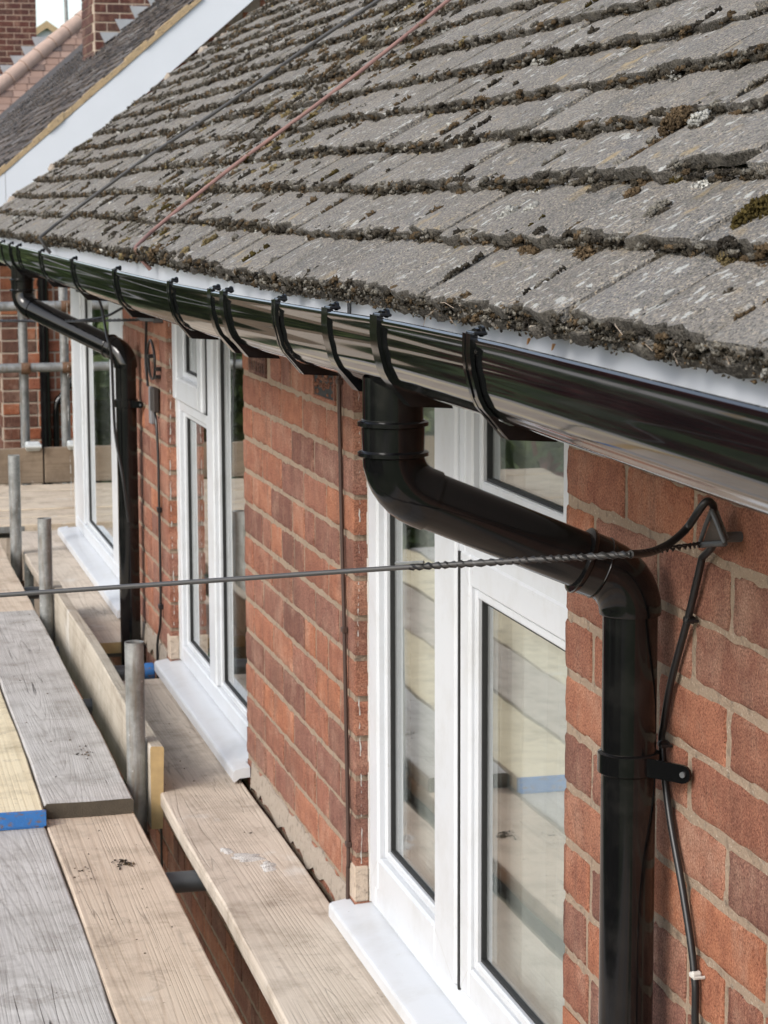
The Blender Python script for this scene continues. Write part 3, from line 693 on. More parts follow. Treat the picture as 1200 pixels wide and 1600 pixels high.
def tarea(t):
    c = rp(t[1] + .05, t[2], t[3]); 
    if not in_frame(c, 60): return -1
    u0, v0, z = proj(rp(t[1], t[2] - TW / 2, HT)); u1, v1, _ = proj(rp(t[1], t[2] + TW / 2, HT)); u2, v2, _ = proj(rp(t[1] + GA, t[2] - TW / 2, HT))
    return abs((u1 - u0) * (v2 - v0) - (v1 - v0) * (u2 - u0)) * (.1 if t[0] < 0 else 1)
tl.sort(key=tarea, reverse=True)
rv, rf, off, redge = [], [], 0, []
for n_, t in enumerate(tl):
    M4 = tile_mat(t[1], t[2], t[3], t[4], t[5]) @ Matrix.Diagonal((t[6], 1, 1, 1)); k = random.randrange(12)
    if n_ < 300:
        o = link('tile', TMS[k], roof, (0, 0, 0)); o.matrix_basis = Matrix.Translation(-REL[roof]) @ M4
    else:
        if tarea(t) > 0: T = TVS[k]; vs, fs = T.v, T.f; redge += [len(rf) + q for q in T.edge]
        else:
            W = (TW - .003) / 2; vs = [(-W, 0, 0), (W, 0, 0), (-W, 0, TT), (W, 0, TT), (-W, GA + .03, TT), (W, GA + .03, TT)]; fs = [(0, 1, 3, 2), (2, 3, 5, 4)]
        rv += [tuple(M4 @ Vector(q)) for q in vs]; rf += [tuple(i + off for i in f) for f in fs]; off += len(vs)
m_ = MB(); m_.v = rv; m_.f = rf
ft = stuff(part('far_tiles', m_, ['tile', 'tile_edge'], roof, True, 45))
for i in redge: ft.data.polygons[i].material_index = 1
# verge bedding at the far end
mb = MB(); A = []
for i in range(120):
    s = i * .038
    c = rp(s, YV - .02 + random.gauss(0, .006), .018 + random.gauss(0, .006)); r_ = random.uniform(.018, .032)
    mb.tube([c - SD * .024, c, c + SD * .024], [r_ * .6, r_, r_ * .55], 7)
part('verge_bedding', mb, 'cement', roof, True)

# ---- moss and lichen on the roof (uncountable: one object)
ICO = np.array([(1, 0, 0), (-1, 0, 0), (0, 1, 0), (0, -1, 0), (0, 0, 1), (0, 0, -1)], float)
ICF = np.array([(0, 2, 4), (2, 1, 4), (1, 3, 4), (3, 0, 4), (2, 0, 5), (1, 2, 5), (3, 1, 5), (0, 3, 5)])
NI = 6
def spin(n):
    q = RNG.normal(0, 1, (n, 4)); q /= np.linalg.norm(q, axis=1)[:, None]; w_, x, y, z = q.T
    return np.stack([1 - 2 * (y * y + z * z), 2 * (x * y - z * w_), 2 * (x * z + y * w_), 2 * (x * y + z * w_), 1 - 2 * (x * x + z * z), 2 * (y * z - x * w_), 2 * (x * z - y * w_), 2 * (y * z + x * w_), 1 - 2 * (x * x + y * y)], 1).reshape(n, 3, 3)
def granules(gp, gr_, flat=1.0):
    n = len(gp); v = ICO[None] * RNG.uniform(.55, 1.6, (n, NI, 1)) * np.array([1.0, .8, .55])
    v = np.einsum('nij,nkj->nki', spin(n), v) * np.array([1, 1, flat])
    return (gp[:, None, :] + v * gr_[:, None, None]).reshape(-1, 3), (ICF[None] + NI * np.arange(n)[:, None, None]).reshape(-1, 3)
MC = {'dark': (.070, .063, .052), 'black': (.042, .038, .033), 'brown': (.105, .078, .050), 'olive': (.058, .046, .017), 'grey': (.17, .165, .15), 'white': (.40, .41, .40), 'gold': (.19, .155, .085)}
gp, gr_, gc = [], [], []
def cushion(s, y, ls, ly, hh, kind, h0=None, dens=1.0):
    """a moss cushion of half-lengths ls (up the slope) and ly (along), height hh"""
    dist = proj(rp(s, y, 0))[2]; r0 = .0019 + .00085 * max(0, dist - 1.8)
    r0 = min(r0, .0065); n = int(dens * max(4, min(240, 3.4 * (ls * ly) / (r0 * r0))))
    base = HT + TT * .4 if h0 is None else h0
    col = np.array(MC[kind]); ctone = random.uniform(.75, 1.3)
    for _ in range(n):
        a = random.uniform(0, 6.283); q = math.sqrt(random.random())
        ds, dy = ls * q * math.cos(a), ly * q * math.sin(a)
        top = hh * math.sqrt(max(0.0, 1 - q * q)) * random.uniform(.35, 1.0)
        gp.append(rp(s + ds, y + dy, base + top)); gr_.append(r0 * random.uniform(.6, 1.5))
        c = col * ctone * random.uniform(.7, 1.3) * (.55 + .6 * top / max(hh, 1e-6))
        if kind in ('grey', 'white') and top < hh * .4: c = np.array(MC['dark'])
        gc.append(c)
def dens_at(y, i): return .5 + .5 * math.sin(2.1 * y + i * 1.7) * math.sin(.9 * y + .7 * i)
for i in range(0, 17):
    y = 1.0
    while y < YV - .03:
        s = i * GA
        if in_frame(rp(s, y, .02), 30):
            d = dens_at(y, i); near_red = math.exp(-((y - 4.8) / .9) ** 2) * .5
            pr = (.32 if i else .12) + .8 * d * d + near_red + min(.25, .04 * i)
            if random.random() < pr:
                L = random.uniform(.005, .014) * (random.uniform(1.6, 2.8) if random.random() < .2 else 1); L *= (1 + .04 * y)
                kind = random.choices(['dark', 'black', 'brown', 'olive', 'grey', 'white', 'gold'], [32, 16, 16, 6, 22, 4.5, 2 + 8 * near_red])[0]
                hgt = random.uniform(.004, .010) * (1.7 if L > .017 else 1)
                cushion(s - .004 + random.gauss(0, .002), y, random.uniform(.005, .010), L, hgt, kind, h0=HT - TT * .55 + random.uniform(0, .006))
                if random.random() < .45: cushion(s + .002, y, .006, L * .8, hgt * .5, random.choice(['dark', 'black', 'brown', 'grey']), h0=HT + TT * .8)
            # thin fringe on the butt edge itself
            for _k in range(3 if random.random() < 1.3 * d * d else 2): cushion(s - .0035, y + random.uniform(-.008, .008), .003, .013, .003, random.choice(['dark', 'black', 'dark', 'grey', 'grey', 'brown']), h0=HT + random.uniform(-.006, .013), dens=1.0)
        y += random.uniform(.014, .026) * (1 + .05 * y)
for t in tl:
    if t[0] < 0 or tarea(t) <= 0 or t[0] > 16: continue
    yj = t[2] - TW / 2; near_red = math.exp(-((yj - 4.8) / .8) ** 2)
    pr = .20 + .28 * dens_at(yj, t[0]) + .35 * near_red
    if random.random() < pr:
        s0 = random.uniform(.0, .045); s1 = min(GA - .008, s0 + random.choice([.012, .02, .03, .045, .06]) * random.uniform(.7, 1.2)); wj = random.uniform(.0018, .0048)
        kind = random.choices(['dark', 'brown', 'black', 'grey', 'olive', 'gold'], [36, 24, 18, 12, 10, 10 * near_red])[0]
        q = s0
        while q < s1:
            wk = wj * random.uniform(.4, 1.5); cushion(t[1] + q, yj + random.gauss(0, .0018), random.uniform(.004, .009), wk * (1 + .06 * yj), wk * 1.1, kind if random.random() < .8 else random.choice(['dark', 'grey', 'brown']), h0=HT + TT - q * .13 - .001)
            q += random.uniform(.008, .016)
    if random.random() < .22 + .25 * near_red:
        cushion(t[1] + random.uniform(.02, .09), t[2] + random.uniform(-.08, .08), random.uniform(.004, .014), random.uniform(.005, .018), random.uniform(.002, .009), random.choice(['dark', 'brown', 'grey', 'white', 'white', 'grey', 'gold' if near_red > .4 else 'dark']), h0=HT + TT - .008)
for _ in range(330):                     # overgrown patch beside the red cable
    s = random.uniform(.0, 1.0); y = random.gauss(4.95, .42)
    f = (s / GA) % 1.0
    cushion(s, y, random.uniform(.006, .022), random.uniform(.006, .016), random.uniform(.005, .013), random.choices(['gold', 'grey', 'brown', 'dark', 'olive'], [22, 24, 22, 22, 10])[0], h0=HT + TT - (HT - HH) * f - .004)
# the big cushions that stand out in the foreground: (slope, along, half sizes, height, kind)
for (s, y, ls, ly, hh, kd) in ((.150, 1.79, .026, .018, .016, 'olive'), (.118, 1.835, .018, .022, .014, 'olive'), (.170, 1.765, .02, .02, .012, 'olive'), (.098, 2.11, .014, .034, .016, 'brown'), (.098, 2.02, .013, .028, .012, 'brown'), (.100, 2.30, .012, .045, .014, 'brown'),
                              (.100, 1.92, .012, .03, .012, 'dark'), (.150, 2.49, .012, .018, .012, 'white'), (.160, 2.43, .010, .014, .009, 'white'), (.155, 2.02, .012, .012, .010, 'grey'), (.205, 2.55, .013, .02, .011, 'white'), (.205, 2.31, .015, .03, .015, 'dark'),
                              (.308, 2.27, .018, .03, .018, 'brown'), (.302, 2.20, .012, .02, .014, 'white'), (.205, 2.02, .013, .022, .013, 'white'), (.235, 2.30, .010, .012, .008, 'grey'), (.205, 2.17, .013, .025, .012, 'brown')):
    for q in range(3): cushion(s + random.gauss(0, ls * .2), y + random.gauss(0, ly * .2), ls, ly, hh, kd, h0=(HT - TT * .6 if abs((s / GA) - round(s / GA)) < .1 else HT + TT - .010))
for y in np.arange(1.2, 4.2, .0011):       # rough fringe hanging under the eaves edge
    if random.random() < .75:
        gp.append(rp(random.gauss(-.004, .0016), y, HT - TT + random.uniform(-.003, .026))); gr_.append(random.uniform(.0012, .0030)); gc.append(np.array(MC[random.choice(['dark', 'black', 'grey', 'grey', 'brown'])]) * random.uniform(.8, 1.6))
for y in np.arange(4.2, 9.8, .0035):
    if random.random() < .7:
        gp.append(rp(random.gauss(-.004, .002), y, HT - TT + random.uniform(-.003, .022))); gr_.append(random.uniform(.0025, .005)); gc.append(np.array(MC[random.choice(['dark', 'black', 'grey', 'brown'])]) * random.uniform(.8, 1.6))
gp = np.array([tuple(q) for q in gp]); gr_ = np.array(gr_); gc = np.array(gc); N = len(gp)
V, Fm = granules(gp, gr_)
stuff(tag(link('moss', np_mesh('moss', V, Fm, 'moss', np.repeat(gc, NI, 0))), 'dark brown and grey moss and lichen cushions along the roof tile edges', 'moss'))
print('moss granules', N)
# dry grass stalks and leaf bits caught at the eaves
mb = MB()
for q in range(9):
    y = random.uniform(1.5, 2.4); c = rp(-.008, y, HT + random.uniform(-.01, .012)); d = Vector((random.uniform(-.012, .004), random.uniform(-.03, .03), random.uniform(-.02, .012)))
    mb.tube([c, c + d * .5 + Vector((-.003, 0, .003)), c + d], .0003, 4)
stuff(tag(link('dry_grass', mb.mesh('dry_grass', 'mortar_pale')), 'fine pale dry stalks caught under the eaves tiles', 'dry grass'))

# ================================================================== GUTTER
LZY = [(-2, -.142), (1.367, -.140), (2.0, -.133), (2.4, -.133), (2.7, -.137), (3.37, -.144), (4.0, -.148), (4.8, -.149), (5.6, -.148), (7.1, -.145), (10, -.142)]
def lipz(y): return float(np.interp(y, [a for a, _ in LZY], [b_ for _, b_ in LZY]))
GXC, GAX, GBZ = .6465, .0465, .082
def gprof(th, e=0.0):
    e = e + .00035 * math.sin(11 * th) + .00018 * math.sin(23 * th + 1)
    c_, s_ = math.cos(th), math.sin(th); f = lambda t: math.copysign(abs(t) ** .86, t)
    return GXC - (GAX + e) * f(c_), -(GBZ + e) * f(s_)
TH = [math.pi * i / 90 for i in range(0, 70)]
def gutter_run(y0, y1, e=0.0, t=.0022):
    ys = list(np.arange(y0, y1, .12)) + [y1]
    outer = [(gprof(0, e)[0] - .001, .003), (gprof(0, e)[0] - .0028, .001), (gprof(0, e)[0] - .0028, -.004), (gprof(0, e)[0] - .0004, -.0075)] + [gprof(a, e) for a in TH[6:]]
    inner = [(gprof(0, e)[0] + .003, .003)] + [gprof(a, e - t) for a in TH[1:]]
    loop = outer + inner[::-1]; n = len(loop); m_ = MB(); vs = []; fs = []
    for y in ys: z = lipz(y); vs += [(x, y, z + dz) for x, dz in loop]
    for j in range(len(ys) - 1):
        for i in range(n): fs.append((j * n + i, j * n + (i + 1) % n, (j + 1) * n + (i + 1) % n, (j + 1) * n + i))
    fs.append(tuple(range(n))[::-1]); fs.append(tuple(range((len(ys) - 1) * n, len(ys) * n)))
    m_.add(vs, fs); return m_
gut = thing('gutter', 'glossy black deep-flow gutter running the length of the eaves', 'gutter', (GXC, 4.0, -.2))
part('channel', gutter_run(-1.4, 9.85), 'gutter_plastic', gut, True, 35)
def bracket(y, wd=.028, slotted=True):
    z = lipz(y); ths = [R(a) for a in (-4, 6, 16, 26, 36, 46, 56, 66, 78, 92, 106, 120)]
    inn = [gprof(max(a, 0), .0015) for a in ths]; outr = []
    for a in ths:
        if math.degrees(a) <= 57: outr.append(gprof(a, .0058))
    px, pz = outr[-1]; CX, CZ = .634, -.0965
    rest = [(px + (CX - px) * t, pz + (CZ - pz) * t) for t in (.6, 1.0)] + [(CX + (.683 - CX) * t, CZ - .003 * t) for t in (.3, .62, 1.0)]
    outr = outr + rest
    n = min(len(inn), len(outr)); inn, outr = inn[:n], outr[:n]
    inn = [(x, dz + z) for x, dz in inn]; outr = [(x, dz + z) for x, dz in outr]
    inn[0] = (inn[0][0] + .004, z + .0045); outr[0] = (outr[0][0], z + .0065)
    m_ = MB()
    if slotted:
        m_.strip(outr, inn, y - wd / 2, y - wd / 2 + .009); m_.strip(outr, inn, y + wd / 2 - .009, y + wd / 2)
        for a, b_ in ((0, 2), (4, 5), (7, n - 1)): m_.strip([(x + .0006, q) for x, q in outr[a:b_ + 1]], inn[a:b_ + 1], y - wd / 2 + .0088, y + wd / 2 - .0088)
    else: m_.strip(outr, inn, y - wd / 2, y + wd / 2)
    o = part('bracket', m_, 'black_plastic', gut, True, 35)
    t = MB(); t.tube([(.602, y - .002, z + .008), (.609, y + .002, z + .008)], .0036, 8); t.tube([(.609, y + .002, z + .008), (.612, y + .003, z + .008)], .0055, 8)
    t.box(.598, .612, y - wd / 2, y + wd / 2, z + .0048, z + .0085, .001)
    part('clip', t, 'black_plastic', o, True)
    return o
for y, s_ in ((1.12, True), (2.068, True), (2.445, False), (2.70, False), (3.024, True), (3.440, False), (3.556, False), (3.997, True), (4.789, True), (5.638, True), (6.49, True), (7.26, True), (7.57, False), (7.93, False), (8.6, True)):
    bracket(y, .034 if not s_ else .028, s_)
part('outlet_sleeve', gutter_run(2.43, 2.715, .0024), 'gutter_plastic', gut, True, 35)
part('union_sleeve', gutter_run(3.425, 3.572, .0024), 'gutter_plastic', gut, True, 35)
part('outlet_sleeve', gutter_run(7.56, 7.945, .0024), 'gutter_plastic', gut, True, 35)

# ================================================================== DOWNPIPES
def arc_path(p0, corner, p1, r, n=7):
    p0, c, p1 = map(Vector, (p0, corner, p1)); a = (p0 - c).normalized(); b_ = (p1 - c).normalized()
    ang = a.angle(b_); d = r / math.tan(ang / 2); s, e = c + a * d, c + b_ * d; m_ = c + (a + b_).normalized() * (r / math.sin(ang / 2)); out = []
    va, vb = s - m_, e - m_
    for i in range(n + 1): t = i / n; out.append(m_ + va.normalized().slerp(vb.normalized(), t) * r)
    return out
def downpipe(xo, yo, xp, yp, zc1, zc2, clips, label):
    dp = thing('downpipe', label, 'downpipe', (xp, yp, GZ), 'black downpipes with swan necks')
    top, c1, c2, bot = (xo, yo, -.195), (xo, yo, zc1), (xp, yp, zc2), (xp, yp, GZ + .1)
    a1 = arc_path(top, c1, c2, .058); a2 = arc_path(c1, c2, bot, .058)
    d12 = (Vector(c2) - Vector(c1)).normalized(); rp_, rs = .034, .0375
    t = MB(); t.tube([(xo, yo, lipz(yo) - .072), (xo, yo, -.262)], .0365, 28, False); part('outlet', t, 'black_plastic', dp, True)
    t = MB(); t.tube([(xo, yo, -.258)] + a1 + [a1[-1] + d12 * .012], [rs + .001] + [rs] * (len(a1) + 1), 28, True); e1 = part('upper_elbow', t, 'black_plastic', dp, True)
    for zr in (-.263, -.299):
        t = MB(); t.tube([(xo, yo, zr + .0045), (xo, yo, zr + .0022), (xo, yo, zr - .0022), (xo, yo, zr - .0045)], [.0375, .0428, .0428, .0375], 28); part('rib', t, 'black_plastic', e1, True, 60)
    t = MB(); t.tube([a1[-1] + d12 * .002, a2[0] - d12 * .002], rp_ + .001, 28); part('offset_pipe', t, 'black_plastic', dp, True)
    t = MB(); t.tube([a2[0] - d12 * .030] + a2 + [a2[-1] + Vector((0, 0, -.004))], [rs + .002] + [rs + .001] * len(a2) + [rs], 28); e2 = part('lower_elbow', t, 'black_plastic', dp, True)
    t = MB(); q = a2[0] - d12 * .030; t.tube([q - d12 * .003, q - d12 * .001, q + d12 * .003, q + d12 * .006], [.036, .0418, .0418, .039], 28); part('rib', t, 'black_plastic', e2, True, 60)
    t = MB(); q = a2[0] - d12 * .004; t.tube([q - d12 * .002, q, q + d12 * .003], [.038, .0398, .038], 28); part('rib', t, 'black_plastic', e2, True, 60)
    t = MB(); t.tube([a2[-1], bot], rp_, 32); part('pipe', t, 'black_plastic', dp, True)
    for zc in clips:
        t = MB(); t.tube([(xp, yp, zc + .014), (xp, yp, zc + .012), (xp, yp, zc - .012), (xp, yp, zc - .014)], [.036, .0385, .0385, .036], 28, True)
        cl = part('pipe_clip', t, 'black_plastic', dp, True)
        t = MB(); t.box(xp + .002, .997, yp - .058, yp - .030, zc - .010, zc + .010, .002) if False else None
        # lugs to the wall: strap from the ring, bent flat against the bricks
        q0 = Vector((xp + .010, yp - .034, zc)); q1 = Vector((.9945, yp - .088, zc)); dl = q1 - q0; th_ = Vector((dl.y, -dl.x, 0)).normalized() * .002; hh = .0115
        pf = [(0.0, -hh), (.80, -hh)] + [(.80 + .17 * math.cos(R(a_)), hh * math.sin(R(a_))) for a_ in (-60, -30, 0, 30, 60)] + [(.80, hh), (0.0, hh)]
        n = len(pf); vs = [q0 + dl * f_ + Vector((0, 0, z_)) + th_ for f_, z_ in pf] + [q0 + dl * f_ + Vector((0, 0, z_)) - th_ for f_, z_ in pf]
        t.add(vs, [tuple(range(n)), tuple(range(n, 2 * n))[::-1]] + [(i, n + i, n + (i + 1) % n, (i + 1) % n) for i in range(n)])
        part('lug', t, 'black_plastic', cl, False)
        t = MB(); sp_ = q0 + dl * .82; t.tube([sp_ - th_ * 2.2, sp_ + th_ * 2.2], .0038, 10); part('screw', t, 'dark_steel', cl, True)
    return dp
downpipe(.650, 2.575, .945, 2.556, -.338, -.462, (-.690, -2.4), 'near black downpipe whose swan neck crosses the nearest window')
downpipe(.650, 7.72, .950, 7.36, -.345, -.497, (-.660, -2.4), 'far black downpipe standing beside the farthest window')

# ================================================================== CABLES, BRACKETS ON THE WALL
def at_px(u, v, z): return ROT @ (np.array([(u - 600.0) / FPX, (v - 800.0) / FPX, 1.0]) * z)
# near drop wire and its galvanised pigtail bracket
BKT = Vector((.9945, 2.37, -.375))
br = thing('cable_bracket', 'small triangular metal cable bracket on the near brick wall', 'bracket', tuple(BKT))
def anc(p, k=.82): c = Vector((.970, 2.352, -.378)); return tuple(c + (Vector(p) - c) * k)
t = MB(); t.tube([anc((.962, 2.345, -.342)), anc((.965, 2.33, -.36)), anc((.97, 2.315, -.384))], .0028, 8); t.tube([anc((.97, 2.315, -.384)), anc((.965, 2.35, -.390)), anc((.962, 2.388, -.397))], .0036, 8); t.tube([anc((.962, 2.388, -.397)), anc((.962, 2.366, -.366)), anc((.962, 2.345, -.342))], .0026, 8)
part('hook', t, 'dark_steel', br, True)
pl_ = [anc(q) for q in ((.966, 2.346, -.345), (.972, 2.318, -.382), (.966, 2.386, -.395), (.972, 2.345, -.342), (.978, 2.318, -.380), (.972, 2.384, -.392))]
t = MB(); t.add(pl_, [(0, 1, 2), (5, 4, 3), (0, 3, 4, 1), (1, 4, 5, 2), (2, 5, 3, 0)]); part('plate', t, 'rusty_dark', br)
t = MB(); t.tube([(.975, 2.345, -.380), (.9995, 2.345, -.380)], .006, 10); part('bolt', t, 'dark_steel', br, True)
P_end = Vector((.962, 2.375, -.392)); P_a = Vector(at_px(985, 866, 2.462)); P_b = Vector(at_px(640, 886, 2.575)); dv = (P_b - P_a)
P_far = Vector(at_px(0, 930, 2.86))
run = [P_far + (P_far - P_b) * k for k in (6.0, 3.0, 1.2, .4)] + [P_far]
dw = thing('drop_wire', 'thick black overhead cable crossing in front of the windows to the near wall', 'cable', tuple(P_end))
t = MB(); path = smoothpath([tuple(q) for q in run] + [tuple(P_b.lerp(P_far, .5)), tuple(P_b), tuple(P_a)], 10)
t.tube(path, .0030, 10); part('cable', t, 'grey_cable', dw, True)
t = MB(); t.tube(smoothpath([tuple(P_a), tuple(P_a.lerp(Vector((.943, 2.37, -.372)), .35) + Vector((0, 0, -.008))), tuple(P_a.lerp(Vector((.943, 2.37, -.372)), .7) + Vector((0, 0, -.008))), (.943, 2.37, -.372), (.950, 2.352, -.350), (.957, 2.345, -.338), (.968, 2.352, -.345), (.978, 2.375, -.365), (.985, 2.392, -.395), (.988, 2.432, -.417)], 8), .0046, 10); part('loop', t, 'black_cable', dw, True)
t = MB()
for ph0 in (0, math.pi): t.tube(helix([tuple(P_b), tuple(P_a)], .0030, .021, ph0), .0019, 6)
for ph0 in (0, math.pi): t.tube(helix([tuple(P_a), tuple(P_end)], .0026, .020, ph0), .0014, 6)
part('twisted_grip', t, 'black_cable', dw, True)
t = MB(); t.tube([P_b + Vector((.012, -.018, .008)), P_b + Vector((-.012, .018, .002))], .0018, 6); part('grip_end', t, 'galvanised', dw, True)
wc = thing('wall_cable', 'black cable clipped down the near wall behind the near downpipe', 'cable', (.99, 2.44, GZ))
t = MB(); wp = [(.988, 2.432, -.417), (.990, 2.476, -.493), (.991, 2.532, -.584), (.991, 2.556, -.645), (.991, 2.562, -.674), (.991, 2.534, -.753), (.991, 2.482, -.843), (.991, 2.444, -.927), (.991, 2.438, -1.0), (.991, 2.435, -1.3), (.991, 2.44, -2.5), (.991, 2.44, GZ + .05)]
t.tube(smoothpath(wp, 6), .0046, 10); part('cable', t, 'black_cable', wc, True)
for q in ((.991, 2.480, -.500), (.991, 2.560, -.672), (.991, 2.442, -.930)):
    t = MB(); t.box(q[0] - .006, .9995, q[1] - .006, q[1] + .006, q[2] - .005, q[2] + .005, .003); t.tube([(.985, q[1] - .012, q[2]), (.999, q[1] - .012, q[2])], .0022, 6); part('cable_clip', t, 'sealant' if q[2] < -.9 else 'black_cable', wc, True)
# far drop wire, bracket, coil and box
fb = thing('cable_bracket', 'far cable bracket under the gutter beside the far downpipe', 'bracket', (.99, 7.0, -.37))
t = MB(); t.tube([(.999, 6.86, -.362), (.955, 6.88, -.362), (.950, 7.02, -.366), (.999, 7.04, -.366)], .006, 8); part('hook', t, 'dark_steel', fb, True)
t = MB(); t.tube([(.97, 6.84, -.362), (.9995, 6.84, -.362)], .008, 8); part('bolt', t, 'dark_steel', fb, True)
fw = thing('drop_wire', 'thin twisted overhead cable reaching the far wall beside the far downpipe', 'cable', (.95, 7.0, -.365))
t = MB(); A_ = Vector((.952, 6.98, -.366)); B_ = Vector((.80, 7.45, -.392)); C_ = Vector((.58, 8.2, -.425)); D_ = Vector((-.2, 10.8, -.54)); E_ = Vector((-6, 30, -1.0))
t.tube([C_, D_, E_], .0042, 8); part('cable', t, 'black_cable', fw, True)
t = MB()
for ph0 in (0, math.pi): t.tube(helix([C_, B_, A_], .0030, .055, ph0, .009), .0030, 6)
part('twisted_grip', t, 'black_cable', fw, True)
t = MB(); t.tube(smoothpath([B_, (.87, 7.25, -.370), (.92, 7.15, -.335), (.97, 7.12, -.31), (.985, 7.10, -.33), (.988, 7.13, -.42), (.988, 7.15, -.50), (.988, 7.11, -.585)], 6), .0045, 8); part('loop', t, 'black_cable', fw, True)
cc = thing('coiled_cable', 'loop of black cable hanging on the far brick pier', 'cable', (.985, 6.97, -.5))
cpts = [(.984, 7.10, -.565), (.984, 7.09, -.52), (.982, 7.05, -.455), (.980, 6.97, -.430), (.980, 6.90, -.462), (.980, 6.89, -.505), (.982, 6.93, -.545), (.984, 7.02, -.545), (.986, 7.08, -.49)]
t = MB(); t.tube(smoothpath(cpts, 6), .004, 8); part('cable', t, 'black_cable', cc, True)
for q in ((.985, 7.06, -.486), (.985, 6.895, -.515), (.985, 6.91, -.541)):
    t = MB(); t.box(q[0] - .004, .9995, q[1] - .012, q[1] + .012, q[2] - .006, q[2] + .006, .002); part('cable_clip', t, 'black_cable', cc)
jb = thing('junction_box', 'narrow dark and grey cable box on the far brick pier', 'junction box', (.985, 7.0, -.62))
t = MB(); t.box(.978, .9985, 6.93, 7.00, -.655, -.578, .004); part('box', t, 'dark_box', jb)
t = MB(); t.box(.984, .9985, 7.03, 7.075, -.70, -.582, .003); part('cover', t, 'grey_plastic', jb)
lc = thing('wall_cable', 'thin black cable dropping from the cable box to the middle window sill', 'cable', (.99, 6.95, -1.5))
t = MB(); t.tube(smoothpath([(.990, 6.985, -.655), (.990, 6.95, -.69), (.992, 6.935, -.80), (.992, 6.932, -.967), (.992, 6.94, -1.296), (.990, 7.00, -1.39), (.990, 7.015, -1.5), (.99, 7.0, -2.2), (.99, 7.0, GZ + .05)], 6), .0042, 8); part('cable', t, 'black_cable', lc, True)
for z in (-.96, -1.27): t = MB(); t.box(.985, .9995, 6.925, 6.95, z - .008, z + .008, .002); part('cable_clip', t, 'black_cable', lc)
t = MB(); t.tube(smoothpath([(.80, 7.40, -.29), (.85, 7.242, -.307), (.85, 7.024, -.418), (.86, 7.0, -.482), (.87, 7.03, -.717), (.885, 6.98, -.857), (.90, 6.97, -1.0)], 6), .0045, 8)
solo('hanging_cable', t, 'black_cable', 'loose black cable hanging from the gutter across the farthest window', 'cable', (.85, 7.0, -.7), True)
bc = thing('wall_cable', 'thin brown cable running straight down the middle brick pier', 'cable', (.993, 4.34, GZ))
t = MB(); t.tube(smoothpath([(.993, 4.380, -.24), (.993, 4.377, -.339), (.993, 4.362, -.622), (.993, 4.340, -.881), (.993, 4.317, -1.314), (.993, 4.325, -1.45), (.993, 4.33, -2.5), (.993, 4.33, GZ + .05)], 6), .0042, 8); part('cable', t, 'brown_cable', bc, True)
for z in (-.36, -.86, -1.30): t = MB(); yq = float(np.interp(-z, [.339, .622, .881, 1.314], [4.377, 4.362, 4.340, 4.317])); t.box(.987, .9995, yq - .008, yq + .008, z - .006, z + .006, .002); part('cable_clip', t, 'brown_cable', bc)
# cables lying on the roof
def roof_cable(pts, r_, material, label):
    P = []
    for (s, y) in pts: P.append((s, y))
    out = []
    for (s0, ya), (s1, yb) in zip(P, P[1:]):
        for i in range(14):
            q = i / 14; s = s0 + (s1 - s0) * q; y = ya + (yb - ya) * q; f = (s / GA) % 1.0
            out.append(rp(s, y + .004 * math.sin(s * 23), HT + TT + r_ * 1.05))
    e = rp(P[0][0] - .006, P[0][1] - .01, HT - .01); e2 = rp(P[0][0] - .004, P[0][1] - .012, HT - .035)
    t = MB(); t.tube([e2, e] + out, r_, 8); return solo('roof_cable', t, material, label, 'cable', tuple(out[0]), True)
roof_cable([(-.002, 4.745), (.05, 4.80), (.156, 4.83), (.264, 4.83), (.382, 4.80), (.606, 4.77), (.845, 4.80), (1.2, 4.85)], .0045, 'red_cable', 'faded red cable lying up the mossy roof slope')
roof_cable([(-.012, 6.86), (.06, 6.88), (.144, 6.85), (.38, 6.66), (.673, 6.30), (1.1, 5.85)], .0052, 'grey_cable', 'dark grey cable lying up the far part of the roof')

